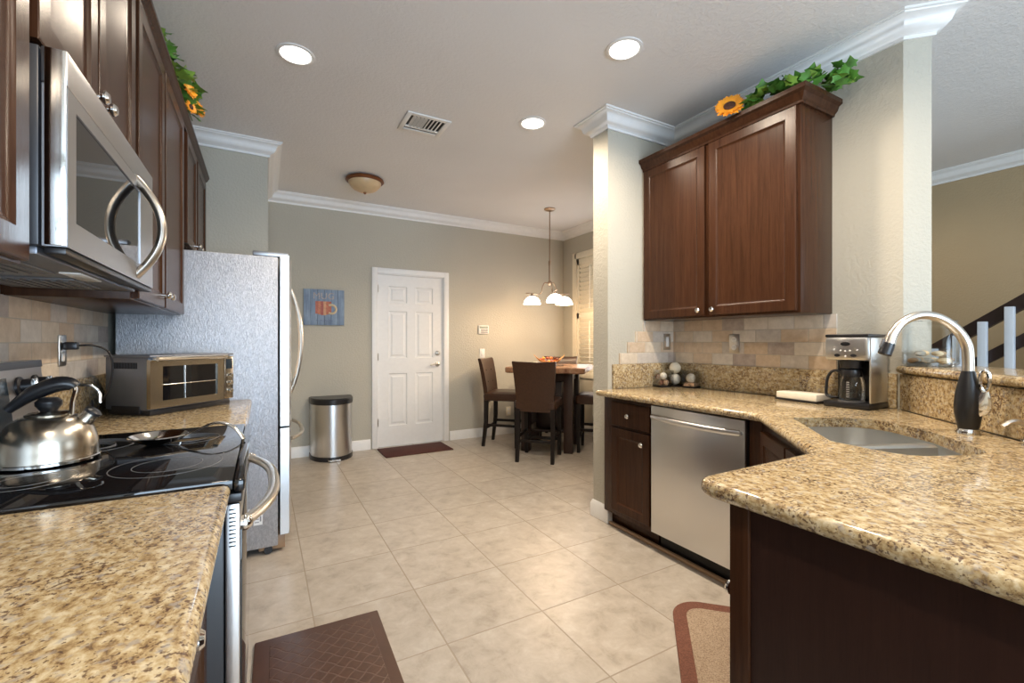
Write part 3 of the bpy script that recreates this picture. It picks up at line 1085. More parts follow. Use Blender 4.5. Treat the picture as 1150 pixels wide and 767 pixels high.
#__PART2__
# ------------------------------------------------------------------ refrigerator
FX, FY0, FY1 = 0.080, 2.972, 3.885
f = thing('refrigerator', 'stainless steel refrigerator with two upper doors and a bottom freezer', 'refrigerator', (-0.3, 3.4, 0))
obj('cabinet_shell', MB().box(-0.655, FX, FY0, FY1, 0.045, 1.742, 0.006), fridge_m, f)
for z0, z1, y0, y1, nm in ((0.745, 1.755, FY0 + 0.002, 3.426, 'door'), (0.745, 1.755, 3.432, FY1 - 0.002, 'door'), (0.105, 0.732, FY0 + 0.002, FY1 - 0.002, 'freezer_drawer')):
    prof = []
    yc, hw = (FY0 + FY1) / 2, (FY1 - FY0) / 2
    ys = [y0 + (y1 - y0) * k / 12 for k in range(13)]
    outer = [(0.138 + 0.030 * (1 - ((y - yc) / hw) ** 2), y) for y in ys]
    pl = [(FX + 0.012, y0)] + [(0.130, y0)] + outer[0:] + [(0.130, y1), (FX + 0.012, y1)]
    o = obj(nm, MB().prism(pl, z0, z1), steel_h, f)
    if nm == 'door':
        yh = 3.385 if y0 < 3.3 else 3.475
        obj('handle', MB().tube(arc((0.166, yh, 0.90), (0.166, yh, 1.60), (0.066, 0, 0), 16, 2.2), 0.012, 10), nickel_m, o)
    else:
        hb = MB().tube(arc((0.150, 3.04, 0.655), (0.150, 3.82, 0.655), (0.085, 0, 0), 18, 3), 0.0125, 10)
        obj('handle', hb, nickel_m, o)
obj('hinge_cover', MB().box(-0.05, 0.135, FY0 + 0.01, FY0 + 0.07, 1.744, 1.772, 0.006), steel_m, f)
obj('hinge_cover', MB().box(-0.05, 0.135, FY1 - 0.07, FY1 - 0.01, 1.744, 1.772, 0.006), grey_m, f)
obj('kick_grille', MB().box(-0.02, 0.118, FY0 + 0.02, FY1 - 0.02, 0.02, 0.10, 0.004), tan_m, f)
for x in (-0.52, 0.03):
    obj('wheel', MB().lathe([(0.022, -0.02), (0.024, 0), (0.022, 0.02)], aim((x, FY0 + 0.03, 0.024), (0, 1, 0)), 14), black_m, f)
lb_ = obj('rating_label', MB().box(-0.045, 0.000, FY0 - 0.0015, FY0 + 0.001, 0.185, 0.285), label_m, f)
pr = MB()
for k in range(5):
    pr.box(-0.040, -0.018, FY0 - 0.002, FY0 - 0.001, 0.20 + k * 0.017, 0.205 + k * 0.017)
pr.box(-0.014, -0.006, FY0 - 0.002, FY0 - 0.001, 0.205, 0.235).box(-0.014, -0.006, FY0 - 0.002, FY0 - 0.001, 0.245, 0.272)
obj('print', pr, print_m, lb_)

# ------------------------------------------------------------------ range
RY0, RY1 = 1.228, 2.038
r = thing('electric_range', 'stainless range with a black glass cooktop and a bowed oven handle', 'range', (-0.35, 1.63, 0))
obj('body', MB().box(XL + 0.012, -0.078, RY0, RY1, 0.02, 0.895, 0.004), black_m, r)
ck = obj('cooktop', MB().box(-0.612, -0.060, RY0 - 0.003, RY1 + 0.003, 0.900, 0.9235, 0.003).box(-0.060, -0.036, RY0 - 0.003, RY1 + 0.003, 0.892, 0.9235, 0.008), blackglass_m, r)
for cx, cy, rr in ((-0.215, 1.46, 0.118), (-0.215, 1.82, 0.085), (-0.475, 1.45, 0.085), (-0.475, 1.83, 0.115)):
    b = MB()
    for q in ((rr, rr + 0.0022), (rr * 0.62, rr * 0.62 + 0.002)):
        b.lathe([(q[0], 0.0), (q[0], 0.0006), (q[1], 0.0006), (q[1], 0.0)], Matrix.Translation((cx, cy, 0.9234)), 48, (False, False))
    obj('burner_ring', b, ring_m, ck)
# sloped control panel
pp = [(-0.613, 0.924), (-0.612, 0.965), (-0.637, 1.185), (-0.677, 1.185), (-0.677, 0.90), (-0.613, 0.90)]
cpn = MB().loft([[(x, y, z) for x, z in pp] for y in (RY0 + 0.005, RY1 - 0.005)])
cp_o = obj('control_panel', cpn, steel_m, r)
nrm = Vector((0.22, 0, 0.025)).normalized()
Mp = frame((-0.592, 0, 0.965), (nrm.x, 0, 0))


def on_panel(y, t):
    return Vector((-0.612 - 0.025 * t, y, 0.965 + 0.22 * t))


b = MB()
q0, q1 = on_panel(1.36, 0.18), on_panel(1.72, 0.86)
b.loft([[tuple(on_panel(y, t) + nrm * e) for y, t in ((1.45, 0.15), (1.79, 0.15), (1.79, 0.80), (1.45, 0.80))] for e in (-0.004, 0.003)])
obj('display', b, display_m, cp_o)
b = MB().loft([[tuple(on_panel(y, t) + nrm * e) for y, t in ((RY0 + 0.005, 0.90), (RY1 - 0.005, 0.90), (RY1 - 0.005, 1.0), (RY0 + 0.005, 1.0))] for e in (-0.004, 0.004)])
obj('top_edge', b, black_m, cp_o)
for y in (1.285, 1.385, 1.865, 1.970):
    k = MB().lathe([(0.030, 0), (0.030, 0.006), (0.022, 0.010), (0.020, 0.032), (0.0, 0.034)], aim(on_panel(y, 0.66), nrm), 20)
    kk = obj('knob', k, black_m, cp_o)
    g = MB().box(-0.006, 0.006, -0.022, 0.022, 0.030, 0.042, 0.003, aim(on_panel(y, 0.66), nrm))
    obj('knob_grip', g, chrome_m, kk)
# oven door, drawer
od = MB().box(-0.076, -0.046, RY0 + 0.004, RY1 - 0.004, 0.245, 0.865, 0.005)
odo = obj('oven_door', od, steel_h, r)
obj('window', MB().box(-0.047, -0.0425, RY0 + 0.012, RY1 - 0.012, 0.255, 0.80, 0.001), blackglass_m, odo)
sl = MB()
for k in range(10):
    sl.box(-0.068, -0.054, RY0 + 0.0032, RY0 + 0.006, 0.765 + k * 0.0095, 0.7685 + k * 0.0095)
obj('vent_slot', sl, darkgap_m, odo)
hp = arc((-0.046, RY0 + 0.05, 0.800), (-0.046, RY1 - 0.05, 0.800), (0.078, 0, 0), 18, 2.6)
obj('oven_handle', MB().tube(hp, 0.0150, 12, flat=(1.1, 0.9)), nickel_m, odo)
for y in (RY0 + 0.055, RY1 - 0.055):
    obj('handle_end', MB().ball((-0.038, y, 0.800), 0.019, 12), chrome_m, odo)
obj('front_trim', MB().box(-0.076, -0.042, RY0 + 0.002, RY1 - 0.002, 0.868, 0.890, 0.004), black_m, r)
obj('storage_drawer', MB().box(-0.076, -0.048, RY0 + 0.004, RY1 - 0.004, 0.06, 0.235, 0.004), steel_h, r)

# ------------------------------------------------------------------ microwave
MX = -0.325
MY0, MY1, MZ0, MZ1 = 1.160, 1.918, 1.425, 1.80
m_ = thing('microwave_oven', 'stainless microwave with a bowed handle above the cooktop', 'microwave', (-0.5, 1.52, 1.41))
obj('case', MB().box(XL + 0.02, MX - 0.040, MY0, MY1, MZ0, MZ1, 0.003), plain('dark_case', (0.022, 0.024, 0.030), 0.35), m_)
dm = MB()
dw_, dh_ = MY1 - MY0, 0.305
Md = frame((MX - 0.036, MY0, MZ0), (1, 0, 0))
wy0, wy1 = 0.045, 0.585
wz0, wz1 = 0.055, 0.275
for a0, a1, b0, b1 in ((0, wy0, 0, dh_), (wy1, dw_, 0, dh_), (wy0, wy1, 0, wz0), (wy0, wy1, wz1, dh_)):
    dm.box(a0, a1, 0, 0.036, b0, b1, 0, Md)
mdo = obj('door', dm, steel_m, m_, smooth=10)
obj('window', MB().box(wy0 - 0.002, wy1 + 0.002, 0.022, 0.033, wz0 - 0.002, wz1 + 0.002, 0, Md), blackglass_m, mdo)
obj('door_handle', MB().tube(arc((MX - 0.006, 1.712, 1.440), (MX - 0.006, 1.712, 1.730), (0.064, 0, 0), 16, 2.0), 0.0155, 12, flat=(1.15, 0.8)), nickel_m, mdo)
vg = MB().box(MX - 0.038, MX, MY0, MY1, MZ0 + dh_ + 0.003, MZ1, 0.003)
vgo = obj('vent_panel', vg, steel_m, m_)
obj('edge_strip', MB().box(MX - 0.032, MX - 0.002, MY0 - 0.003, MY0 + 0.0005, MZ0 + 0.002, MZ1 - 0.002, 0.001), chrome_m, m_)
bt = MB().box(XL + 0.03, MX - 0.045, MY0 + 0.01, MY1 - 0.01, MZ0 - 0.016, MZ0 - 0.0005, 0.003)
bo = obj('bottom_plate', bt, oven_m, m_)
for y in (1.24, 1.58):
    gr = MB().box(-0.60, -0.43, y, y + 0.22, MZ0 - 0.021, MZ0 - 0.0155, 0.002)
    for k in range(7):
        gr.box(-0.59 + k * 0.0225, -0.58 + k * 0.0225, y + 0.01, y + 0.21, MZ0 - 0.024, MZ0 - 0.020)
    obj('grease_filter', gr, grey_m, bo)
obj('lamp_lens', MB().box(-0.42, -0.38, 1.44, 1.60, MZ0 - 0.020, MZ0 - 0.0155, 0.002), white_m, bo)
obj('bottom_lip', MB().box(MX - 0.034, MX - 0.003, MY0 + 0.004, MY1 - 0.004, MZ0 - 0.014, MZ0 - 0.001, 0.003), black_m, m_)

# ------------------------------------------------------------------ toaster oven
tp = Vector((-0.429, 2.467, CT + 0.001))
tr = math.atan2(0.317, 0.294)
MT = Matrix.Translation(tp) @ Matrix.Rotation(tr, 4, 'Z')      # +x along the front, +y into the back
t = thing('toaster_oven', 'stainless toaster oven standing at an angle in the worktop corner', 'toaster oven', tp, tr)
TW, TD, TH = 0.430, 0.262, 0.265
obj('case', MB().box(0.004, TW - 0.004, 0.014, TD, 0.022, TH - 0.008, 0.006, MT), oven_m, t)
vs = MB()
for k in range(19):
    vs.box(0.0025, 0.006, 0.075 + k * 0.0075, 0.079 + k * 0.0075, 0.205, 0.232, 0, MT)
obj('vent_slot', vs, darkgap_m, t)
obj('side_foot', MB().box(0.0, 0.01, 0.06, 0.22, 0.006, 0.040, 0.002, MT), black_m, t)
obj('base', MB().box(0.01, TW - 0.01, 0.01, TD - 0.01, 0.0, 0.024, 0.003, MT), black_m, t)
ff = MB()
bz = steel_h
dx0, dx1, dz0, dz1 = 0.055, 0.335, 0.062, 0.215
for a0, a1, b0, b1 in ((0.0, dx0, 0.03, 0.245), (dx1, 0.372, 0.03, 0.245), (dx0, dx1, 0.03, dz0), (dx0, dx1, dz1, 0.245)):
    ff.box(a0, a1, -0.004, 0.016, b0, b1, 0, MT)
tdo = obj('door', ff, kettle_m, t, smooth=10)
obj('window', MB().box(dx0, dx1, 0.003, 0.008, dz0, dz1, 0, MT), blackglass_m, tdo)
rk = MB().tube([(dx0 + 0.003, 0.001, 0.132), (dx1 - 0.003, 0.001, 0.132)], 0.0022, 6, MT)
rk.tube([(0.165, 0.001, dz0), (0.165, 0.001, dz1)], 0.0025, 6, MT)
obj('rack', rk, chrome_m, tdo)
obj('bar_handle', MB().tube([(0.012, -0.030, 0.250), (0.362, -0.030, 0.250)], 0.010, 10, MT).box(0.014, 0.03, -0.03, 0.006, 0.243, 0.257, 0.003, MT).box(0.344, 0.36, -0.03, 0.006, 0.243, 0.257, 0.003, MT), chrome_m, tdo)
cpn2 = obj('control_panel', MB().box(0.376, TW, -0.004, 0.016, 0.03, 0.250, 0.004, MT), kettle_m, t)
obj('display', MB().box(0.384, TW - 0.008, -0.006, -0.003, 0.185, 0.235, 0.001, MT), display_m, cpn2)
for z in (0.150, 0.112, 0.072):
    kb = MB().lathe([(0.013, 0), (0.012, 0.012), (0.009, 0.018), (0, 0.018)], MT @ aim((0.404, -0.004, z), (0, -1, 0)), 14)
    obj('knob', kb, chrome_m, cpn2)
obj('top_plate', MB().box(-0.002, TW + 0.002, -0.004, TD, TH - 0.009, TH, 0.003, MT), oven_m, t)
# wall outlet, plug and cord
wo = thing('wall_outlet', 'steel outlet plate on the stone tiles above the cooktop, with a plug in it', 'outlet', (XL + 0.01, 2.36, 1.21))
obj('cover_plate', MB().box(XL + 0.0105, XL + 0.016, 2.325, 2.395, 1.150, 1.270, 0.002), nickel_m, wo)
obj('socket', MB().box(XL + 0.015, XL + 0.018, 2.345, 2.375, 1.168, 1.20, 0.004), white_m, wo)
cbk = bez([(-0.640, 2.36, 1.228), (-0.59, 2.40, 1.228), (-0.555, 2.44, 1.195), (-0.55, 2.455, 1.11), (-0.575, 2.47, 1.02), (-0.625, 2.53, 0.955), (-0.655, 2.62, 0.985)], 6)
pc = thing('power_cord', 'black power cord running from the wall outlet to the toaster oven', 'cord', (-0.65, 2.4, 1.2))
obj('cable', MB().tube(cbk, 0.004, 8), black_m, pc)
obj('plug', MB().box(XL + 0.0185, -0.630, 2.343, 2.377, 1.213, 1.243, 0.006), black_m, pc)

# ------------------------------------------------------------------ kettle
KP = (-0.500, 1.652, 0.9245)
k = thing('kettle', 'stainless steel stovetop kettle with a black handle on the cooktop', 'kettle', KP, 0.0)
MK = place(KP, 0.0)
obj('body', MB().lathe([(0.094, 0.0), (0.101, 0.004), (0.102, 0.010), (0.1005, 0.016), (0.0995, 0.035), (0.097, 0.060), (0.090, 0.085), (0.077, 0.105), (0.059, 0.119), (0.044, 0.124), (0.0, 0.125)], MK, 48), kettle_m, k)
obj('base_ring', MB().lathe([(0.099, 0.001), (0.1045, 0.004), (0.1045, 0.010), (0.101, 0.012)], MK, 48, (False, False)), chrome_m, k)
ld_ = obj('lid', MB().lathe([(0.046, 0.1225), (0.047, 0.127), (0.038, 0.132), (0.0, 0.136)], MK, 32), kettle_m, k)
obj('lid_knob', MB().lathe([(0.016, 0.134), (0.020, 0.140), (0.027, 0.150), (0.027, 0.160), (0.018, 0.170), (0.0, 0.172)], MK, 20), black_m, ld_)
sp = MB()
S0, S1 = Vector((0.060, 0, 0.090)), Vector((0.089, 0, 0.125))
sp.loft([[tuple(MK @ (S0.lerp(S1, t_) + Vector((math.sin(PI / 4) * -1, 0, math.cos(PI / 4))) * 0 + (Vector((0, 1, 0)) * math.cos(a) + Vector((-0.738, 0, 0.675)) * math.sin(a)) * rr)) for a in [2 * PI * i / 16 for i in range(16)]] for t_, rr in ((0, 0.027), (0.3, 0.022), (0.75, 0.019), (1.0, 0.019))])
spo = obj('spout', sp, kettle_m, k)
obj('spout_cap', MB().lathe([(0.0205, -0.003), (0.0205, 0.004), (0.012, 0.009), (0, 0.010)], MK @ aim(S1, S1 - S0), 16), black_m, spo)
hd = bez([(0.045, 0, 0.112), (0.047, 0, 0.155), (0.052, 0, 0.196), (0.020, 0, 0.206), (-0.032, 0, 0.182), (-0.078, 0, 0.142)], 6)
gp = hd[12:]
rr = [0.013 + 0.010 * math.sin(PI * min(1, (i + 2) / len(gp))) for i in range(len(gp))]
hdo = obj('handle', MB().tube(gp, rr, 12, MK, flat=(1.05, 0.9)), black_m, k)
obj('bracket', MB().tube(hd[:13], 0.007, 8, MK, flat=(1.6, 0.7)), chrome_m, hdo)
obj('trigger', MB().tube(bez([(0.055, 0.0, 0.202), (0.085, 0, 0.198), (0.102, 0, 0.178), (0.104, 0, 0.150)], 6), 0.0040, 8, MK), chrome_m, hdo)

# ------------------------------------------------------------------ spoon rest
s_ = thing('spoon_rest', 'shiny steel spoon shaped rest on the black cooktop', 'spoon rest', (-0.285, 1.775, 0.9245))
Ms = place((-0.285, 1.775, 0.9245), 0.0)
prof = [(0.002, 0.0), (0.035, 0.0008), (0.060, 0.010), (0.076, 0.024), (0.078, 0.0245), (0.0755, 0.027), (0.058, 0.0135), (0.034, 0.004), (0.002, 0.003)]
obj('bowl', MB().lathe(prof, Ms, 36, (True, True)), chrome_m, s_)
hp = bez([(0.070, -0.022, 0.022), (0.100, -0.032, 0.036), (0.150, -0.050, 0.058), (0.195, -0.066, 0.050), (0.222, -0.078, 0.022), (0.232, -0.084, 0.005)], 6)
obj('handle', MB().tube(hp, 0.0105, 10, Ms, flat=(1.0, 0.38)), chrome_m, s_)

# ------------------------------------------------------------------ trash can
TC = (0.655, YB - 0.018, 0)
tc = thing('trash_can', 'half round stainless trash can with a black lid, standing near the white door', 'trash can', TC)
hc = 0.215


def halfround(s, depth, n=22):
    pts = [(TC[0] - s * hc, TC[1]), (TC[0] - s * hc, TC[1] - 0.07)]
    pts = [(TC[0] - s * hc, TC[1] - (1 - s) * 0.02)]
    for i in range(n + 1):
        a = PI + PI * i / n
        pts.append((TC[0] + s * hc * math.cos(a), TC[1] - 0.10 + s * depth * math.sin(a)))
    pts.append((TC[0] + s * hc, TC[1] - (1 - s) * 0.02))
    return pts


obj('body', MB().prism(halfround(0.97, 0.26), 0.035, 0.585), steel_h, tc)
obj('base_band', MB().prism(halfround(1.0, 0.265), 0.0, 0.045), black_m, tc)
lid = MB().loft([[(x, y, z) for x, y in halfround(s, 0.265)] for s, z in ((1.0, 0.585), (1.01, 0.60), (1.01, 0.635), (0.97, 0.648))])
obj('lid', lid, black_m, tc)
obj('pedal', MB().prism([(TC[0] - 0.07, TC[1] - 0.345), (TC[0] + 0.07, TC[1] - 0.345), (TC[0] + 0.05, TC[1] - 0.385), (TC[0] - 0.05, TC[1] - 0.385)], 0.008, 0.024), chrome_m, tc)

# ------------------------------------------------------------------ floor mats
solo('doormat', MB().box(1.15, 1.92, 4.825, 5.25, 0.0005, 0.012, 0.005), doormat_m, 'thin dark red doormat in front of the white door', 'mat')
km = thing('kitchen_mat', 'brown quilted cushioned mat on the floor beside the range', 'mat', (0.21, 1.66, 0.0005))
M0 = place((0.205, 1.66, 0.0005), math.radians(-1.5))
obj('border', MB().box(-0.245, 0.245, -0.445, 0.445, 0, 0.014, 0.006, M0), quilt_border_m, km)
qp = MB().box(-0.195, 0.195, -0.395, 0.395, 0.008, 0.0165, 0.003)
qo = obj('quilted_center', qp, quilt_m, km, local=True)
qo.matrix_parent_inverse = Matrix.Identity(4)
qo.rotation_euler = (0, 0, math.radians(-1.5))
rg = thing('area_rug', 'tan rug with a reddish brown border and rounded corners in front of the sink', 'rug', (1.55, 1.1, 0.0005))
rd = Vector((a45, a45))
rn = Vector((a45, -a45))
c0 = Vector((1.335, 1.128))


def rugpt(a, b):
    p = c0 + rd * a + rn * b
    return (p.x, p.y)


LR, WR = 0.545, 0.40
ro = round_poly([rugpt(-0.30, 0), rugpt(LR, 0), rugpt(LR, WR), rugpt(-0.30, WR)], [0.13, 0.13, 0.13, 0.13], 10)
obj('border', MB().slab(ro, 0.0006, 0.011, 0.004), rug_border_m, rg)
obj('center_weave', MB().slab(inset_poly(ro, 0.058), 0.004, 0.0122, 0.0005), rug_m, rg)

# ------------------------------------------------------------------ sink, tap, dispenser
sk = thing('sink', 'undermounted stainless corner sink with two bowls', 'sink', (1.95, 0.8, 0.70))
top = inset_poly(SINK, -0.004)
cen = Vector((sum(p[0] for p in SINK) / len(SINK), sum(p[1] for p in SINK) / len(SINK)))
b = MB()
zs = [(0.000, 0.878), (0.000, 0.745), (0.012, 0.722), (0.035, 0.712)]
R = [[(x, y, z) for x, y in inset_poly(top, i)] for i, z in zs]
R2 = [[(x, y, z - 0.004) for x, y in inset_poly(top, i - 0.004)] for i, z in zs]
b.loft(R2[:0] + [R2[k_] for k_ in range(len(R2))] , (False, True))
b.loft(R, (False, True))
b.loft([R[0], R2[0]], (False, False))
obj('bowl', b, sink_m, sk)
dv = MB()
pa, pb = Vector((1.718, 0.836)), Vector((2.085, 0.672))
dd = (pb - pa).normalized()
dn = Vector((-dd.y, dd.x)) * 0.030
dv.loft([[tuple((*(pa - dn * w), z)), tuple((*(pb - dn * w), z)), tuple((*(pb + dn * w), z)), tuple((*(pa + dn * w), z))] for w, z in ((1.3, 0.712), (1.0, 0.84), (0.9, 0.872), (0.6, 0.878))])
obj('divider', dv, sink_m, sk)
obj('drain', MB().lathe([(0.045, 0), (0.045, 0.004), (0.030, 0.004), (0.028, 0.001), (0, 0.001)], Matrix.Translation((2.0, 0.86, 0.7125)), 24), chrome_m, sk)

FP = (2.185, 0.600, CT + 0.0005)
fc = thing('kitchen_faucet', 'tall steel gooseneck faucet with a black body behind the sink', 'faucet', FP)
MF = Matrix.Translation(FP)
obj('base_ring', MB().lathe([(0.033, 0), (0.033, 0.006), (0.029, 0.014), (0.027, 0.018)], MF, 28), chrome_m, fc)
obj('body', MB().lathe([(0.026, 0.014), (0.030, 0.030), (0.0365, 0.070), (0.0375, 0.105), (0.034, 0.145), (0.026, 0.185), (0.0195, 0.215), (0.018, 0.222)], MF, 32), black_m, fc)
u = Vector((-a45, a45, 0))
neck = [Vector((0, 0, 0.218)), Vector((0, 0, 0.265)), Vector((0, 0, 0.318)) + u * 0.006, Vector((0, 0, 0.372)) + u * 0.035, Vector((0, 0, 0.412)) + u * 0.085, Vector((0, 0, 0.422)) + u * 0.140,
        Vector((0, 0, 0.400)) + u * 0.190, Vector((0, 0, 0.355)) + u * 0.222, Vector((0, 0, 0.318)) + u * 0.236]
nk = bez(neck, 5)
nr = [0.0165 + 0.000 * i for i in range(len(nk))]
nro = [0.0165] * 8 + [0.0165 - 0.0015 * min(1, (i) / 14) for i in range(len(nk) - 8 - 8)] + [0.0155 + 0.004 * i / 7 for i in range(8)]
obj('spout', MB().tube(nk, nro[:len(nk)] + [0.019] * max(0, len(nk) - len(nro)), 16, MF), nickel_m, fc)
h0 = Vector((0, 0, 0.318)) + u * 0.236
hdv = (nk[-1] - nk[-2]).normalized()
obj('spray_head', MB().lathe([(0.0195, -0.002), (0.0205, 0.012), (0.0215, 0.040), (0.019, 0.043), (0, 0.043)], MF @ aim(h0, hdv), 20), black_m, fc)
obj('spray_trigger', MB().box(-0.006, 0.006, 0.014, 0.024, -0.012, 0.022, 0.003, MF @ aim(h0, hdv)), grey_m, fc)
# side lever: a flared teardrop with a loop on top
sdv = Vector((-0.37, -0.93, 0))
lrt = Vector((0.265, -0.964, 0))
lv = MB()
rgs = []
for z_, w_, d_, sh in ((0.066, 0.004, 0.003, -0.004), (0.072, 0.018, 0.008, -0.002), (0.082, 0.025, 0.011, 0.0), (0.098, 0.0275, 0.012, 0.004), (0.116, 0.0235, 0.0115, 0.008), (0.134, 0.0165, 0.010, 0.011), (0.150, 0.0110, 0.008, 0.012), (0.162, 0.0075, 0.006, 0.012)):
    c_ = Vector((0, 0, z_)) + sdv * 0.034 + lrt * sh
    rgs.append([tuple(c_ + lrt * math.cos(a_) * w_ + sdv * math.sin(a_) * d_) for a_ in [2 * PI * i / 18 for i in range(18)]])
lv.loft(rgs, (True, True), True, MF)
lo = [Vector((0, 0, 0.190)) + sdv * 0.036 + lrt * (0.012 + math.cos(a) * 0.0115) + Vector((0, 0, 1)) * math.sin(a) * 0.036 for a in [2 * PI * i / 20 - PI / 2 for i in range(21)]]
lv.tube(lo, 0.0060, 8, MF)
obj('lever', lv, chrome_m, fc)

DP = (2.128, 0.442, CT + 0.0005)
sd = thing('soap_dispenser', 'small steel soap dispenser with a curved spout beside the tall faucet', 'soap dispenser', DP)
MD = Matrix.Translation(DP)
obj('base_ring', MB().lathe([(0.020, 0), (0.020, 0.008), (0.014, 0.016), (0.011, 0.045), (0, 0.046)], MD, 20), chrome_m, sd)
obj('spout', MB().tube(bez([Vector((0, 0, 0.04)), Vector((0, 0, 0.062)) + u * 0.008, Vector((0, 0, 0.070)) + u * 0.040, Vector((0, 0, 0.052)) + u * 0.068], 6), [0.009] * 12 + [0.008] * 7, 10, MD), nickel_m, sd)

# ------------------------------------------------------------------ coffee maker
cm = thing('coffee_maker', 'steel and black drip coffee maker on the granite worktop', 'coffee maker', (2.60, 1.118, CT))
cx0, cx1, cy0, cy1 = 2.492, 2.694, 1.022, 1.222
z = CT + 0.0008
obj('base', MB().box(cx0, cx1, cy0, cy1, z, z + 0.030, 0.008), black_m, cm)
obj('tower', MB().box(2.622, cx1, cy0 + 0.004, cy1 - 0.004, z + 0.028, z + 0.345, 0.012), steel_h, cm)
obj('side_panel', MB().box(cx0 + 0.02, cx1 - 0.012, cy0 + 0.001, cy0 + 0.010, z + 0.030, z + 0.345, 0.004), steel_h, cm)
hdx = obj('brew_head', MB().box(cx0 + 0.004, 2.615, cy0 + 0.006, cy1 - 0.004, z + 0.232, z + 0.350, 0.016), steel_h, cm)
obj('lid', MB().box(cx0 + 0.006, cx1 - 0.002, cy0 + 0.006, cy1 - 0.006, z + 0.347, z + 0.362, 0.006), black_m, cm)
Mh = frame((cx0 + 0.004, cy1 - 0.004, z + 0.232), (-1, 0, 0))
obj('badge', MB().lathe([(1, -0.001), (1, 0.0015), (0.85, 0.002), (0, 0.002)], Mh @ Matrix.Translation((0.095, 0, 0.082)) @ Matrix.Rotation(-PI / 2, 4, 'X') @ Matrix.Diagonal((0.021, 0.010, 1, 1)), 24), black_m, hdx)
for a in (0.060, 0.130):
    obj('button', MB().lathe([(1, -0.001), (1, 0.002), (0, 0.003)], Mh @ Matrix.Translation((a, 0, 0.026)) @ Matrix.Rotation(-PI / 2, 4, 'X') @ Matrix.Diagonal((0.013, 0.0075, 1, 1)), 18), black_m, hdx)
bb = MB()
for a, bz_ in ((0.045, 0.054), (0.075, 0.050), (0.095, 0.048), (0.115, 0.050), (0.145, 0.054), (0.095, 0.022)):
    bb.lathe([(0.004, -0.001), (0.004, 0.002), (0, 0.002)], Mh @ Matrix.Translation((a, 0, bz_)) @ Matrix.Rotation(-PI / 2, 4, 'X'), 10)
obj('indicator', bb, white_m, hdx)
obj('back_plate', MB().box(2.6135, 2.6215, cy0 + 0.012, cy1 - 0.012, z + 0.032, z + 0.231, 0.001), black_m, cm)
obj('filter_basket', MB().lathe([(0.046, 0.195), (0.052, 0.232), (0, 0.232)], Matrix.Translation((2.556, 1.122, z)), 24), black_m, cm)
obj('warming_plate', MB().lathe([(0.056, 0.029), (0.056, 0.034), (0, 0.034)], Matrix.Translation((2.554, 1.122, z)), 24), grey_m, cm)
cf = thing('coffee_carafe', 'glass coffee carafe with a black handle under the coffee maker', 'carafe', (2.554, 1.122, z + 0.0345))
Mc = Matrix.Translation((2.554, 1.122, z + 0.0345))
obj('glass_jug', MB().lathe([(0.0, 0.0), (0.050, 0.0), (0.055, 0.008), (0.056, 0.05), (0.053, 0.09), (0.045, 0.120), (0.042, 0.135)], Mc, 32, (False, False)), glass_m, cf)
obj('rim_band', MB().lathe([(0.0445, 0.118), (0.0455, 0.120), (0.0435, 0.142), (0.042, 0.142)], Mc, 28, (False, False)), black_m, cf)
obj('lid', MB().lathe([(0.042, 0.138), (0.040, 0.152), (0.0, 0.156)], Mc, 24), black_m, cf)
hu = Vector((-0.18, 0.98, 0)).normalized()
obj('handle', MB().tube(bez([hu * 0.042 + Vector((0, 0, 0.135)), hu * 0.072 + Vector((0, 0, 0.145)), hu * 0.098 + Vector((0, 0, 0.115)), hu * 0.106 + Vector((0, 0, 0.06)), hu * 0.104 + Vector((0, 0, 0.018)), hu * 0.075 + Vector((0, 0, 0.010)), hu * 0.057 + Vector((0, 0, 0.012))], 5), 0.0085, 10, Mc, flat=(1.2, 0.8)), black_m, cf)
gm_ = MB()
for kq in range(9):
    aq = PI + 0.15
    p_ = Vector((math.cos(aq) * 0.0562, math.sin(aq) * 0.0562, 0.02 + kq * 0.009))
    gm_.box(-0.001, 0.001, -0.006, 0.006, 0, 0.0012, 0, Mc @ Matrix.Translation(p_) @ Matrix.Rotation(aq, 4, 'Z'))
obj('scale_marks', gm_, white_m, cf)
# pale board on a dark tray beside it
bd = thing('recipe_holder', 'flat pale block on a thin black tray left on the worktop by the coffee maker', 'block', (2.6, 1.37, CT))
Mb = place((2.600, 1.375, CT + 0.0008), math.radians(-6))
obj('tray', MB().box(-0.068, 0.068, -0.118, 0.118, 0, 0.010, 0.003, Mb), black_m, bd)
obj('block', MB().box(-0.062, 0.062, -0.112, 0.112, 0.010, 0.046, 0.004, Mb), board_m, bd)

# wall plates
wp = thing('light_switch', 'steel rocker switch plate on the tiles over the decorative glass jars', 'switch', (2.65, YPI, 1.24))
obj('cover_plate', MB().box(2.600, 2.672, YPI - 0.017, YPI - 0.0105, 1.182, 1.302, 0.003), nickel_m, wp)
obj('rocker', MB().box(2.620, 2.652, YPI - 0.020, YPI - 0.0165, 1.205, 1.279, 0.003), white_m, wp)
wo = thing('wall_outlet', 'double outlet plate in the middle of the stone tiles below the sunflower cabinet', 'outlet', (XR, 1.86, 1.23))
obj('cover_plate', MB().box(XR - 0.017, XR - 0.0105, 1.822, 1.896, 1.170, 1.292, 0.003), nickel_m, wo)
for zq in (1.205, 1.257):
    sc_ = MB().lathe([(0.017, 0), (0.017, 0.003), (0, 0.003)], aim((XR - 0.0165, 1.859, zq), (-1, 0, 0)), 18)
    so = obj('socket', sc_, white_m, wo)
    sl = MB()
    for dy in (-0.006, 0.006):
        sl.box(XR - 0.0202, XR - 0.0192, 1.859 + dy - 0.001, 1.859 + dy + 0.001, zq, zq + 0.008)
    obj('slot', sl, black_m, so)
ts = thing('thermostat', 'white alarm keypad on the beige wall above the light switch', 'keypad', (2.53, YB, 1.40))
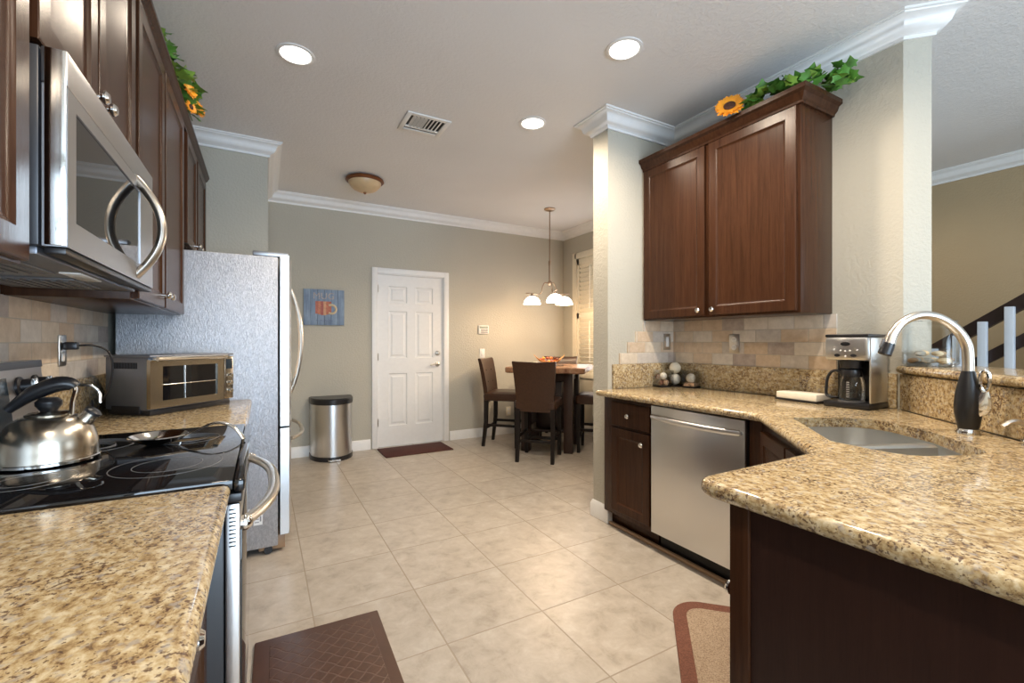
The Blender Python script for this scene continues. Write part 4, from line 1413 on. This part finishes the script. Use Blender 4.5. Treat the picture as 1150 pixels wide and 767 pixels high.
obj('case', MB().box(2.455, 2.600, YB - 0.026, YB - 0.0005, 1.345, 1.455, 0.006), white_m, ts)
obj('display', MB().box(2.468, 2.587, YB - 0.028, YB - 0.0255, 1.418, 1.445, 0.001), plain('lcd', (0.22, 0.27, 0.22), 0.3), ts)
kp = MB()
for i in range(4):
    for j in range(3):
        kp.box(2.490 + i * 0.025, 2.508 + i * 0.025, YB - 0.029, YB - 0.0255, 1.357 + j * 0.019, 1.370 + j * 0.019, 0.001)
obj('button_pad', kp, grey_m, ts)
lsw = thing('light_switch', 'white rocker light switch on the beige wall beside the white door', 'switch', (2.515, YB, 1.09))
obj('cover_plate', MB().box(2.478, 2.552, YB - 0.008, YB - 0.0005, 1.030, 1.150, 0.003), white_m, lsw)
obj('rocker', MB().box(2.498, 2.532, YB - 0.012, YB - 0.0075, 1.055, 1.125, 0.003), white_m, lsw)
wo = thing('wall_outlet', 'ivory outlet low on the beige wall beside the bar chairs', 'outlet', (2.92, YB, 0.3))
obj('cover_plate', MB().box(2.870, 2.940, YB - 0.008, YB - 0.0005, 0.245, 0.365, 0.003), ivory_m, wo)
for zq in (0.28, 0.33):
    obj('socket', MB().lathe([(0.016, 0), (0.016, 0.003), (0, 0.003)], aim((2.905, YB - 0.0078, zq), (0, -1, 0)), 16), white_m, wo)

# picture on the back wall
art = thing('wall_picture', 'square blue plank picture of a red striped mug on the wall by the refrigerator', 'picture', (0.59, YB, 1.62))
ax0, ax1, az0, az1 = 0.385, 0.800, 1.425, 1.815
pb_ = MB()
for k in range(6):
    wq = (ax1 - ax0) / 6
    pb_.box(ax0 + k * wq + 0.0008, ax0 + (k + 1) * wq - 0.0008, YB - 0.026, YB - 0.001, az0, az1, 0.0015)
obj('plank_panel', pb_, plank_m, art)
ya = YB - 0.0272
mc = ((ax0 + ax1) / 2 + 0.005, (az0 + az1) / 2 - 0.015)
cols = [(0.42, 0.13, 0.09), (0.50, 0.19, 0.11), (0.36, 0.10, 0.08), (0.55, 0.30, 0.17), (0.45, 0.15, 0.09), (0.40, 0.13, 0.08)]
for k in range(6):
    x0 = mc[0] - 0.095 + k * 0.027
    e = 0.018 * abs(k - 2.5) / 2.5
    obj('mug_stripe', MB().prism([(x0, 0), (x0 + 0.027, 0), (x0 + 0.027, 1), (x0, 1)], 0, 1, Matrix(((1, 0, 0, 0), (0, 0, 0.0014, ya), (0, 0.155 - e, 0, mc[1] - 0.075 + e), (0, 0, 0, 1)))), plain('mug_paint_%d' % k, cols[k], 0.6, var=0.2, vscale=40), art)
obj('mug_handle', MB().tube([Vector((mc[0] + 0.066 + 0.050 * math.cos(a), ya + 0.0005, mc[1] - 0.005 + 0.048 * math.sin(a))) for a in [PI * 1.35 * i / 16 - PI * 0.68 for i in range(17)]], 0.012, 8, flat=(1, 0.15) if False else None), plain('mug_handle_paint', (0.62, 0.50, 0.33), 0.6), art)
fc_ = bpy.data.curves.new('lettering', 'FONT')
fc_.body = 'MUG'
fc_.size = 0.10
fc_.extrude = 0.0007
fc_.align_x = 'CENTER'
lt = bpy.data.objects.new('lettering', fc_)
fc_.materials.append(plain('faded_lettering', (0.40, 0.36, 0.34), 0.7, var=0.3, vscale=60))
COL.objects.link(lt)
bpy.context.view_layer.update()
lme = bpy.data.meshes.new_from_object(lt.evaluated_get(bpy.context.evaluated_depsgraph_get()))
bpy.data.objects.remove(lt)
lt = bpy.data.objects.new('lettering', lme)
COL.objects.link(lt)
lt.parent = art
lt.location = Vector((mc[0] - 0.01, ya, az1 - 0.105)) - Vector(art.location)
lt.rotation_euler = (PI / 2, 0, 0)
sc2 = MB()
for k in range(12):
    x = mc[0] - 0.085 + k * 0.0145
    sc2.box(x, x + (0.011 if k % 4 else 0.006), ya - 0.0008, ya + 0.001, az0 + 0.045 + (0.004 if k % 3 == 0 else 0), az0 + 0.049 + (0.006 if k % 3 == 0 else 0))
obj('script_line', sc2, plain('script_ink', (0.10, 0.13, 0.22), 0.7), art)
#__PART3__
# ------------------------------------------------------------------ glass cubes with decorative balls in the corner
def cube_jar(loc, rz, label, w=0.088, h=0.120):
    t = thing('glass_vase', label, 'vase', loc, rz, 'square glass vases in the worktop corner')
    M = WM[t.name]
    o, i = w / 2, w / 2 - 0.004
    b = MB()
    sq_ = lambda s, z: [(-s, -s, z), (s, -s, z), (s, s, z), (-s, s, z)]
    b.loft([sq_(i, 0.012), sq_(i, h), sq_(o, h), sq_(o, 0)], (True, True), True, M)
    obj('glass_wall', b, glass_m, t)
    obj('dark_base', MB().box(-o - 0.002, o + 0.002, -o - 0.002, o + 0.002, 0.0002, 0.010, 0.003, M), chairwood_m, t)
    return M


M1 = cube_jar((2.513, 2.292, CT + 0.0005), -0.22, 'glass vase of small mixed balls, the one farthest from the stone tiles')
M2 = cube_jar((2.620, 2.268, CT + 0.0005), -0.22, 'glass vase in the worktop corner holding two stacked pale balls')
M3 = cube_jar((2.645, 2.145, CT + 0.0005), 0.2, 'glass vase holding one white ball, the one nearest the double outlet')


def deco(M, p, r, m, label):
    b = MB().ball((0, 0, 0), r, 18)
    bm = b.bm
    o = obj('decorative_ball', b, m, None)
    o.location = M @ Vector(p)
    tag(o, label, 'ball', 'decorative balls in the glass vases')


deco(M1, (-0.018, -0.012, 0.031), 0.0200, brown_ball_m, 'dark brown ball low in the glass vase farthest from the tiles')
deco(M1, (0.019, -0.018, 0.032), 0.0210, speck_ball_m, 'speckled ball low in the glass vase farthest from the tiles')
deco(M1, (0.017, 0.021, 0.031), 0.0200, brown_ball_m, 'brown ball half hidden at the back of the mixed glass vase')
deco(M1, (-0.020, 0.020, 0.072), 0.0210, brown_ball_m, 'reddish brown ball in the upper layer of the mixed glass vase')
deco(M1, (0.004, -0.010, 0.079), 0.0250, white_ball_m, 'white ball on top of the mixed glass vase')
deco(M2, (0, 0, 0.054), 0.0400, white_ball_m, 'pale ball at the bottom of the two ball vase')
deco(M2, (0, 0, 0.1355), 0.0410, cream_ball if False else cream_m, 'cream ball sitting on the rim of the two ball vase')
deco(M3, (-0.003, 0.003, 0.068), 0.0330, white_ball_m, 'white ball in the vase nearest the double outlet')
fl = MB().box(-0.0385, 0.0385, -0.0385, 0.0385, 0.0125, 0.034, 0.003, M3)
solo('potpourri', fl, speck_ball_m, 'reddish potpourri filling the bottom of the vase nearest the outlet', 'potpourri')['kind'] = 'stuff'

# ------------------------------------------------------------------ jar on the bar ledge
JP = (2.712, 0.872, 1.1305)
jr = thing('glass_jar', 'wide clear glass jar of seashells standing on the bar ledge', 'jar', JP, 0.12)
MJ = WM[jr.name]


def rsq(s, r, z):
    return [(x, y, z) for x, y in round_poly([(-s, -s), (s, -s), (s, s), (-s, s)], [r] * 4, 6)]


hw = 0.090
b = MB()
outp = [(hw - 0.012, 0.0), (hw, 0.012), (hw, 0.165), (hw - 0.006, 0.185), (hw - 0.008, 0.205)]
R = [rsq(s, 0.035, z_) for s, z_ in outp]
b.loft(R, (True, False), True, MJ)
inp = [(hw - 0.012, 0.205), (hw - 0.010, 0.185), (hw - 0.005, 0.165), (hw - 0.005, 0.016), (hw - 0.016, 0.006)]
b.loft([rsq(s, 0.031, z_) for s, z_ in inp], (False, True), True, MJ)
obj('glass_wall', b, glass_m, jr)
obj('rim', MB().loft([rsq(hw - 0.007, 0.035, 0.203), rsq(hw - 0.004, 0.036, 0.207), rsq(hw - 0.007, 0.035, 0.211), rsq(hw - 0.013, 0.031, 0.207)], (False, False), True, MJ), glass_m, jr)
SM = [shell_m, plain('shell_pale', (0.80, 0.66, 0.44), 0.5, var=0.2), plain('shell_dark', (0.36, 0.24, 0.13), 0.5, var=0.3), plain('shell_grey', (0.42, 0.42, 0.38), 0.5, var=0.3)]
proto = {}
for k in range(13):
    if k < 9:
        px, py, pz = (k % 3 - 1) * 0.052, (k // 3 - 1) * 0.052, 0.024
    else:
        px, py, pz = ((k - 9) % 2 - 0.5) * 0.060, ((k - 9) // 2 - 0.5) * 0.060, 0.057
    if k % 4 not in proto:
        b = MB()
        n = 14
        rg_ = []
        for j in range(9):
            t_ = j / 8
            rad = 0.0215 * math.sin(PI * min(0.97, t_ * 0.85 + 0.06)) ** 0.8
            rg_.append([(rad * math.cos(2 * PI * i / n) * (1 + 0.08 * math.cos(7 * 2 * PI * i / n)), rad * 0.62 * math.sin(2 * PI * i / n) + 0.004 * t_, -0.021 + 0.042 * t_) for i in range(n)])
        b.loft(rg_)
        o = obj('seashell', b, SM[k % 4], None)
        proto[k % 4] = o
    else:
        o = proto[k % 4].copy()
        COL.objects.link(o)
    o.location = MJ @ Vector((px, py, pz))
    o.rotation_euler = (PI / 2 + random.uniform(-0.12, 0.12), random.uniform(-0.1, 0.1), random.uniform(0, 6))
    tag(o, ['tan', 'pale cream', 'dark brown', 'greyish'][k % 4] + ' ribbed seashell lying inside the glass jar on the ledge', 'seashell', 'seashells in the glass jar')

# ------------------------------------------------------------------ dining table and chairs
TCX, TCY, TTZ = 2.96, 4.42, 0.960
tb = thing('dining_table', 'square counter height dining table with a mottled brown top', 'table', (TCX + 0.03, TCY - 0.01, 0), PI / 4)
MTb = WM[tb.name]
hs = 0.445
b = MB().loft([[(x, y, z_) for x, y in round_poly([(-s, -s), (s, -s), (s, s), (-s, s)], [0.03] * 4, 4)] for s, z_ in ((hs - 0.012, TTZ - 0.065), (hs, TTZ - 0.055), (hs, TTZ - 0.010), (hs - 0.008, TTZ))], M=MTb)
obj('tabletop', b, tabletop_m, tb)
lg = 0.245
for sx in (-1, 1):
    for sy in (-1, 1):
        obj('leg', MB().box(sx * lg - 0.05, sx * lg + 0.05, sy * lg - 0.05, sy * lg + 0.05, 0, TTZ - 0.066, 0.006, MTb), tablewood_m, tb)
for nm, a in (('apron', 0.80),):
    ap = MB()
    for s in (-1, 1):
        ap.box(-lg + 0.05, lg - 0.05, s * lg - 0.015, s * lg + 0.015, a, TTZ - 0.066, 0, MTb).box(s * lg - 0.015, s * lg + 0.015, -lg + 0.05, lg - 0.05, a, TTZ - 0.066, 0, MTb)
    obj('apron', ap, tablewood_m, tb)
obj('lower_shelf', MB().box(-lg, lg, -lg, lg, 0.22, 0.245, 0.003, MTb), tablewood_m, tb)
obj('wine_rack', MB().box(-0.15, 0.15, -0.15, 0.15, 0.246, 0.79, 0.006, MTb), tablewood_m, tb)


def make_chair(label):
    t = thing('bar_chair', label, 'chair', (0, 0, 0), 0, 'brown leather chairs around the dining table')
    # faces local +y
    seat = MB()
    sec = []
    for s, z_ in ((0.205, 0.545), (0.215, 0.552), (0.220, 0.600), (0.214, 0.630), (0.19, 0.645), (0.12, 0.652)):
        sec.append([(x, y, z_) for x, y in round_poly([(-s, -s), (s, -s), (s, s), (-s, s)], [0.03] * 4, 4)])
    obj('seat', seat.loft(sec), leather_m, t, local=True)
    bk = MB()
    sec = []
    n = 14
    for z_, w, yc, th in ((0.520, 0.188, -0.205, 0.030), (0.56, 0.194, -0.210, 0.034), (0.70, 0.202, -0.224, 0.036), (0.85, 0.212, -0.246, 0.034), (0.98, 0.224, -0.272, 0.030), (1.022, 0.229, -0.282, 0.026), (1.034, 0.224, -0.285, 0.016)):
        r_ = []
        for i in range(n + 1):
            x = -w + 2 * w * i / n
            r_.append((x, yc + th + 0.014 * (x / w) ** 2, z_ + (0.010 * (x / w) ** 2 if z_ > 0.9 else 0)))
        for i in range(n, -1, -1):
            x = -w + 2 * w * i / n
            r_.append((x, yc - th * 0.35 + 0.014 * (x / w) ** 2, z_ + (0.010 * (x / w) ** 2 if z_ > 0.9 else 0)))
        sec.append(r_)
    bo = obj('backrest', bk.loft(sec), leather_m, t, local=True)
    for x in (-0.09, 0.09):
        for z_, y in ((0.76, -0.196), (0.90, -0.221)):
            obj('tuft_button', MB().ball((x, y, z_), 0.010, 10, (1, 0.5, 1)), chairwood_m, bo, local=True)
    for x in (-0.185, 0.185):
        obj('leg', MB().loft([[(x + a_ * w, 0.185 + b_ * w, z_) for a_, b_ in ((-1, -1), (1, -1), (1, 1), (-1, 1))] for z_, w in ((0, 0.017), (0.545, 0.024))]), chairwood_m, t, local=True)
        obj('leg', MB().loft([[(x + a_ * w, yc + b_ * w, z_) for a_, b_ in ((-1, -1), (1, -1), (1, 1), (-1, 1))] for z_, w, yc in ((0, 0.017, -0.225), (0.30, 0.021, -0.190), (0.56, 0.023, -0.188))]), chairwood_m, t, local=True)
        obj('stretcher', MB().box(x - 0.010, x + 0.010, -0.185, 0.175, 0.24, 0.27, 0.003), chairwood_m, t, local=True)
    obj('stretcher', MB().box(-0.175, 0.175, 0.174, 0.194, 0.16, 0.19, 0.003), chairwood_m, t, local=True)
    obj('stretcher', MB().box(-0.175, 0.175, -0.210, -0.190, 0.20, 0.23, 0.003), chairwood_m, t, local=True)
    return t


ch0 = make_chair('brown leather bar chair with its plain back turned to the kitchen')
spots = [((-a45, -a45), 0.52, None), ((-a45, a45), 0.53, 'tufted brown leather bar chair standing against the beige wall'),
         ((a45, -a45), 0.56, 'brown leather bar chair partly hidden behind the end of the dividing wall'), ((a45, a45), 0.56, 'brown leather bar chair on the far side of the table, behind the wooden bowl')]
for i, (dv_, R_, lab) in enumerate(spots):
    o = ch0 if i == 0 else copy_tree(ch0)
    o.location = (TCX + dv_[0] * R_, TCY + dv_[1] * R_, 0)
    o.rotation_euler = (0, 0, math.atan2(dv_[0], -dv_[1]))
    if lab:
        o['label'] = lab

# boat shaped bowl of dried fruit
BX, BY, BZ = 2.955, 4.40, TTZ + 0.008
ba = math.atan2(-0.487, 0.874)
bw_ = MB()
Mbw = place((BX, BY, BZ), ba)
outer_, inner_ = [], []
n = 12
for j in range(17):
    s = -1 + 2 * j / 16
    e = max(0.03, (1 - abs(s) ** 2.2))
    zk = 0.055 * abs(s) ** 2.4
    ring = []
    for i in range(n + 1):
        a = PI * i / n
        ring.append((0.185 * s, -0.085 * e * math.cos(a), zk + 0.040 + 0.028 * abs(s) ** 2 - 0.040 * e * math.sin(a)))
    for i in range(n, -1, -1):
        a = PI * i / n
        ring.append((0.180 * s, -0.078 * e * math.cos(a), zk + 0.041 + 0.028 * abs(s) ** 2 - 0.033 * e * math.sin(a)))
    outer_.append(ring)
bw_.loft(outer_, (True, True), True, Mbw)
solo('wooden_bowl', bw_, basket_m, 'boat shaped pale wooden bowl on the dining table', 'bowl')
solo('place_mat', MB().slab([(Mbw @ Vector((x, y, 0))).to_2d()[:] for x, y in ((-0.10, -0.09), (0.16, -0.09), (0.16, 0.09), (-0.10, 0.09))], TTZ + 0.0006, TTZ + 0.0065, 0.002), black_m, 'black mat under the wooden bowl on the table', 'mat')
fm = [red_m, orange_m, plain('dried_brown', (0.16, 0.05, 0.025), 0.6, var=0.4), petal2_m]
names = ['dark red', 'orange', 'dark brown', 'yellow orange']
pro = {}
for k in range(11):
    q = k % 4
    if k < 7:
        x = -0.096 + 0.032 * k
        e_ = 1 - abs(x / 0.18) ** 2.2
        y = 0.020 * e_ * (1 if k % 2 else -1)
        zf = 0.055 * abs(x / 0.18) ** 2.4 + 0.028 * (x / 0.18) ** 2 + 0.041 - 0.033 * e_ + 0.030
    else:
        x = -0.068 + 0.045 * (k - 7)
        y = 0.004
        zf = 0.080
    if q not in pro:
        b = MB()
        rg_ = []
        for j in range(9):
            t_ = PI * j / 8
            rad = max(0.02 * math.sin(t_), 2e-4)
            rg_.append([(rad * (1 + 0.07 * math.cos(6 * 2 * PI * i / 18)) * math.cos(2 * PI * i / 18), rad * (1 + 0.07 * math.cos(6 * 2 * PI * i / 18)) * math.sin(2 * PI * i / 18), -0.016 * math.cos(t_)) for i in range(18)])
        b.loft(rg_)
        b.tube([(0, 0, 0.013), (0.002, 0, 0.022), (0.006, 0, 0.028)], 0.0022, 6)
        o = obj('dried_gourd', b, fm[q], None)
        pro[q] = o
    else:
        o = pro[q].copy()
        COL.objects.link(o)
    o.location = Mbw @ Vector((x, y, zf))
    o.rotation_euler = (random.uniform(-0.5, 0.5), random.uniform(-0.5, 0.5), random.uniform(0, 6))
    tag(o, names[q] + ' dried gourd piled in the wooden bowl', 'gourd', names[q] + ' gourds in the wooden bowl')

# ------------------------------------------------------------------ lamps
ch = thing('chandelier', 'three light chandelier with white glass shades over the dining table', 'chandelier', (2.96, 4.40, CZ))
CX, CY = 2.96, 4.40
obj('canopy', MB().lathe([(0.066, CZ - 0.0005), (0.066, CZ - 0.010), (0.050, CZ - 0.022), (0.012, CZ - 0.030), (0, CZ - 0.030)], Matrix.Translation((CX, CY, 0)), 28), lampmetal_m, ch)
hz = 1.935
rod = MB().tube([(CX, CY, CZ - 0.02), (CX, CY, hz + 0.24)], 0.006, 10)
rod.lathe([(0.006, hz + 0.27), (0.016, hz + 0.255), (0.014, hz + 0.22), (0.011, hz + 0.20), (0.011, hz + 0.03), (0.022, hz + 0.015), (0.026, hz), (0.018, hz - 0.02), (0.008, hz - 0.03), (0, hz - 0.03)], Matrix.Translation((CX, CY, 0)), 20)
obj('stem', rod, lampmetal_m, ch)
cr, cf_ = Vector((0.874, -0.487, 0)), Vector((0.487, 0.874, 0))
for (ri, fo) in ((-0.205, 0.06), (0.185, 0.115), (0.045, -0.205)):
    dv_ = cr * ri + cf_ * fo
    rad = dv_.length
    dv_.normalize()
    pt = lambda r_, z_: Vector((CX, CY, z_)) + dv_ * r_
    ar = bez([pt(0.015, hz - 0.005), pt(0.055, hz + 0.005), pt(0.088, hz - 0.045), pt(0.095, hz - 0.095), pt(0.125, hz - 0.128), pt(rad, hz - 0.118), pt(rad + 0.075, hz - 0.112)], 6)
    ao = obj('arm', MB().tube(ar, 0.0065, 8), lampmetal_m, ch)
    Ml = Matrix.Translation(pt(rad, 0))
    obj('socket_cup', MB().lathe([(0.010, hz - 0.115), (0.014, hz - 0.130), (0.020, hz - 0.150), (0.020, hz - 0.158)], Ml, 16), lampmetal_m, ao)
    so = obj('glass_shade', MB().lathe([(0.018, hz - 0.150), (0.045, hz - 0.158), (0.072, hz - 0.178), (0.092, hz - 0.208), (0.102, hz - 0.245), (0.098, hz - 0.245), (0.088, hz - 0.209), (0.068, hz - 0.182), (0.043, hz - 0.162), (0.018, hz - 0.155)], Ml, 32, (False, False)), glow_m, ao)
    ld = bpy.data.lights.new('chandelier_bulb', 'POINT')
    ld.energy = PEND_W
    ld.color = PEND_C
    ld.shadow_soft_size = 0.05
    lo_ = bpy.data.objects.new('chandelier_bulb', ld)
    lo_.location = pt(rad, hz - 0.265)
    COL.objects.link(lo_)

fl = thing('ceiling_lamp', 'bronze flush ceiling lamp with an amber glass dome, unlit', 'ceiling lamp', (0.86, 4.45, CZ))
Mf = Matrix.Translation((0.86, 4.45, CZ))
obj('canopy', MB().lathe([(0.150, -0.0005), (0.172, -0.010), (0.178, -0.026), (0.165, -0.038), (0.150, -0.040), (0, -0.040)], Mf, 40), bronze_m, fl)
obj('glass_dome', MB().lathe([(0.152, -0.036), (0.150, -0.052), (0.132, -0.082), (0.100, -0.108), (0.055, -0.126), (0.0, -0.132)], Mf, 40), amber_m, fl)
obj('finial', MB().lathe([(0.004, -0.128), (0.014, -0.134), (0.012, -0.144), (0.004, -0.150), (0, -0.152)], Mf, 16), bronze_m, fl)

cans = [((0.158, 2.705), 'round recessed downlight nearest the refrigerator cabinets'), ((1.690, 1.800), 'round recessed downlight above the dishwasher and sunflower cabinet'),
        ((1.690, 2.730), 'round recessed downlight between the air vent and the dividing wall'), ((0.158, -0.30), None), ((1.690, 0.870), None), ((4.30, 1.85), None)]  # last three are out of view, added for extra light on walls and stairs
can0 = None
for (x, y), lab in cans:
    if can0 is None:
        can0 = thing('ceiling_downlight', lab, 'downlight', (x, y, CZ), 0, 'recessed kitchen downlights')
        obj('trim_ring', MB().lathe([(0.078, -0.0005), (0.096, -0.0005), (0.096, -0.005), (0.080, -0.008), (0.076, -0.004)], None, 40, (False, False)), trim_m, can0, local=True)
        obj('lens', MB().lathe([(0.079, -0.0004), (0.079, -0.004), (0.05, -0.006), (0, -0.0065)], None, 36), canglow_m, can0, local=True)
        o = can0
    else:
        o = copy_tree(can0)
        o.location = (x, y, CZ)
        o['label'] = lab or ('unseen recessed downlight added to brighten the stair wall' if x > 3 else 'unseen recessed downlight added as extra light by the near granite worktop' if x < 1 else 'unseen recessed downlight added as extra light above the peninsula')
    ld = bpy.data.lights.new('downlight_lamp', 'SPOT')
    ld.energy = CAN_W * (2.8 if x > 3 else 1.8 if (x < 1 and y > 2) else 8)
    ld.color = WARM
    ld.spot_size = math.radians(166)
    ld.spot_blend = 0.7
    ld.shadow_soft_size = 0.07
    lo_ = bpy.data.objects.new('downlight_lamp', ld)
    lo_.location = (x, y, CZ - 0.02)
    COL.objects.link(lo_)

# air vent in the ceiling
av = thing('ceiling_vent', 'white air vent grille in the ceiling', 'vent', (1.02, 3.12, CZ))
vx0, vx1, vy0, vy1 = 0.86, 1.175, 2.99, 3.265
g = MB()
for x0, x1, y0, y1 in ((vx0, vx0 + 0.035, vy0, vy1), (vx1 - 0.035, vx1, vy0, vy1), (vx0 + 0.035, vx1 - 0.035, vy0, vy0 + 0.035), (vx0 + 0.035, vx1 - 0.035, vy1 - 0.035, vy1)):
    g.box(x0, x1, y0, y1, CZ - 0.010, CZ - 0.0005, 0.003)
obj('frame', g, white_m, av)
obj('duct', MB().box(vx0 + 0.03, vx1 - 0.03, vy0 + 0.03, vy1 - 0.03, CZ - 0.0015, CZ - 0.0004), darkgap_m, av)
sl = MB()
nl = 8
for k in range(nl):
    x = vx0 + 0.05 + (vx1 - vx0 - 0.10) * (k + 0.5) / nl
    sl.box(-0.011, 0.011, vy0 + 0.035, vy1 - 0.085, -0.001, 0.001, 0, place((x, 0, CZ - 0.009), 0, 0, math.radians(35 if k < 4 else -35)))
sl.box(vx0 + 0.035, vx1 - 0.035, vy1 - 0.083, vy1 - 0.065, CZ - 0.012, CZ - 0.004)
obj('louver', sl, white_m, av)

# ------------------------------------------------------------------ garlands
def leaf_into(b, M, s):
    out = [(0, 0), (0.22, 0.10), (0.42, 0.02), (0.36, 0.30), (0.52, 0.48), (0.26, 0.62), (0.0, 1.0)]
    full = out + [(-x, y) for x, y in out[-2:0:-1]]
    top = []
    for x, y in full:
        top.append((x * s, y * s, (0.22 * abs(x) - 0.25 * (y - 0.4) ** 2) * s))
    ctr = (0, 0.42 * s, 0)
    t = bmesh.new()
    for dz in (0, -0.0012):
        vs = [t.verts.new((x, y, z_ + dz)) for x, y, z_ in top]
        c_ = t.verts.new((ctr[0], ctr[1], ctr[2] + dz))
        for i in range(len(vs)):
            t.faces.new([vs[i], vs[(i + 1) % len(vs)], c_])
    b.merge(t, M)


def garland(name, label, pts, nleaf, size, spread, seed, parent=None):
    rnd = random.Random(seed)
    t = thing(name, label, 'garland', pts[0])
    cv = bez(pts, 8)
    obj('vine', MB().tube(cv, 0.003, 6), stem_m, t)
    for k in range(nleaf):
        p = cv[int((k + 0.5) / nleaf * (len(cv) - 1))]
        b = MB()
        M = Matrix.Translation(p + Vector((rnd.uniform(-1, 1) * spread[0], rnd.uniform(-1, 1) * spread[1], rnd.uniform(0, 1) * spread[2]))) @ Matrix.Rotation(rnd.uniform(0, 2 * PI), 4, 'Z') @ Matrix.Rotation(rnd.uniform(-0.2, 1.1), 4, 'X') @ Matrix.Rotation(rnd.uniform(-0.5, 0.5), 4, 'Y')
        leaf_into(b, M, size * rnd.uniform(0.75, 1.2))
        obj('leaf', b, leaf2_m if k % 3 == 0 else leaf_m, t, smooth=60)
    return t


def flower(parent, loc, direction, R, pm, cm_, npet=22, rc=0.36):
    M = aim(loc, direction)
    o = obj('flower_center', MB().lathe([(R * rc, 0.0), (R * rc, R * 0.10), (R * rc * 0.7, R * 0.17), (R * rc * 0.3, R * 0.12), (0, R * 0.10)], M, 24), cm_, parent)
    b = MB()
    rnd = random.Random(int(R * 1000) + int(loc[1] * 100))
    for ly in range(2):
        for k in range(npet):
            a = 2 * PI * (k + 0.5 * ly) / npet + rnd.uniform(-0.06, 0.06)
            Lp = R * rnd.uniform(0.85, 1.05) * (1 - 0.12 * ly)
            w = R * 0.15
            r0 = R * rc * 0.8
            li = R * (0.05 + 0.16 * ly)
            sec = []
            for t_ in (0, 0.35, 0.7, 1.0):
                r_ = r0 + (Lp - r0) * t_
                ww = w * (0.55, 1.0, 0.8, 0.08)[int(round(t_ * 2.86))]
                zz = li * t_ * 0.8 + R * 0.02
                sec.append([(r_, -ww, zz), (r_, 0, zz - R * 0.03), (r_, ww, zz), (r_, 0, zz + R * 0.004)])
            b.loft(sec, (True, True), True, M @ Matrix.Rotation(a, 4, 'Z'))
    return obj('petals', b, pm, parent, smooth=50)


g1 = garland('sunflower_garland', 'green leafy garland with one orange sunflower, lying on the cabinet over the dishwasher', [(2.42, 1.57, 2.565), (2.42, 1.52, 2.568), (2.42, 1.42, 2.57), (2.44, 1.31, 2.57), (2.52, 1.25, 2.572), (2.62, 1.19, 2.575), (2.66, 1.17, 2.58)], 62, 0.072, (0.025, 0.02, 0.060), 3)
flower(g1, (2.352, 1.645, 2.600), (-0.72, -0.42, 0.42), 0.088, petal_m, seed_m, 26)
for q in range(9):
    b = MB()
    rnd = random.Random(40 + q)
    p = Vector((2.60 + rnd.uniform(-0.05, 0.06), 1.19 + rnd.uniform(-0.05, 0.03), 2.57 + rnd.uniform(-0.03, 0.10)))
    leaf_into(b, Matrix.Translation(p) @ Matrix.Rotation(rnd.uniform(0, 6.28), 4, 'Z') @ Matrix.Rotation(rnd.uniform(0.2, 1.4), 4, 'X'), 0.062)
    obj('leaf', b, leaf_m, g1, smooth=60)
g2 = garland('sunflower_garland', 'green leafy garland with orange blooms on the cabinets near the refrigerator', [(-0.385, 2.42, 2.49), (-0.37, 2.58, 2.50), (-0.365, 2.72, 2.505), (-0.36, 2.86, 2.505), (-0.355, 3.00, 2.51), (-0.35, 3.12, 2.505)], 60, 0.078, (0.035, 0.04, 0.075), 11)
flower(g2, (-0.335, 2.82, 2.545), (0.75, -0.45, 0.35), 0.058, petal_m, petal2_m, 18)
flower(g2, (-0.325, 3.06, 2.560), (0.75, -0.50, 0.3), 0.060, petal_m, petal2_m, 18)
flower(g2, (-0.335, 2.93, 2.500), (0.75, -0.45, 0.1), 0.040, petal_m, seed_m, 16)

# ------------------------------------------------------------------ staircase beyond the bar
SX = 4.30
tops = lambda y: 1.286 + (1.237 - y) * 0.735
st_ = thing('stair_railing', 'stair railing with pale square balusters and dark rails beyond the bar ledge', 'railing', (SX, 1.0, 0))
stp = (1.17, 0.735)
for k in range(10):
    y = 1.237 - (k - 1) * 0.128
    zt = tops(y)
    obj('baluster', MB().box(SX - 0.022, SX + 0.022, y - 0.022, y + 0.022, zt - 0.74, zt, 0.003), baluster_m, st_)


def sloped(x0, x1, ya, yb, off0, off1):
    return MB().loft([[(x, y, tops(y) + o_) for x, o_ in ((x0, off0), (x1, off0), (x1, off1), (x0, off1))] for y in (ya, yb)])


obj('handrail', sloped(SX + 0.024, SX + 0.075, 1.55, -0.1, -0.055, 0.045), rail_m, st_)
obj('lower_rail', sloped(SX + 0.024, SX + 0.060, 1.55, -0.1, -0.300, -0.215), rail_m, st_)
sg = thing('staircase', 'staircase rising beyond the bar ledge below the dark rails', 'staircase', (SX + 0.5, 0.8, 0))
ps = []
y, z_ = 2.2, 0.0
ps.append((y, 0.0))
base = lambda y: tops(y) - 0.80
obj('stringer', MB().loft([[(x, 1.9, 0.001), (x, 1.9, max(0.02, base(1.9))), (x, -0.1, base(-0.1)), (x, -0.1, 0.001)] for x in (SX - 0.02, SX + 0.02)]), trim_m, sg)
for k in range(11):
    ya = 1.9 - k * 0.235
    zt = max(0.02, base(ya)) + 0.02
    if k < 9:
        obj('step', MB().box(SX + 0.022, XH - 0.02, ya - 0.235, ya, max(0.0, zt - 0.12) + 0.001, zt + 0.04, 0.006), tan_m, sg)
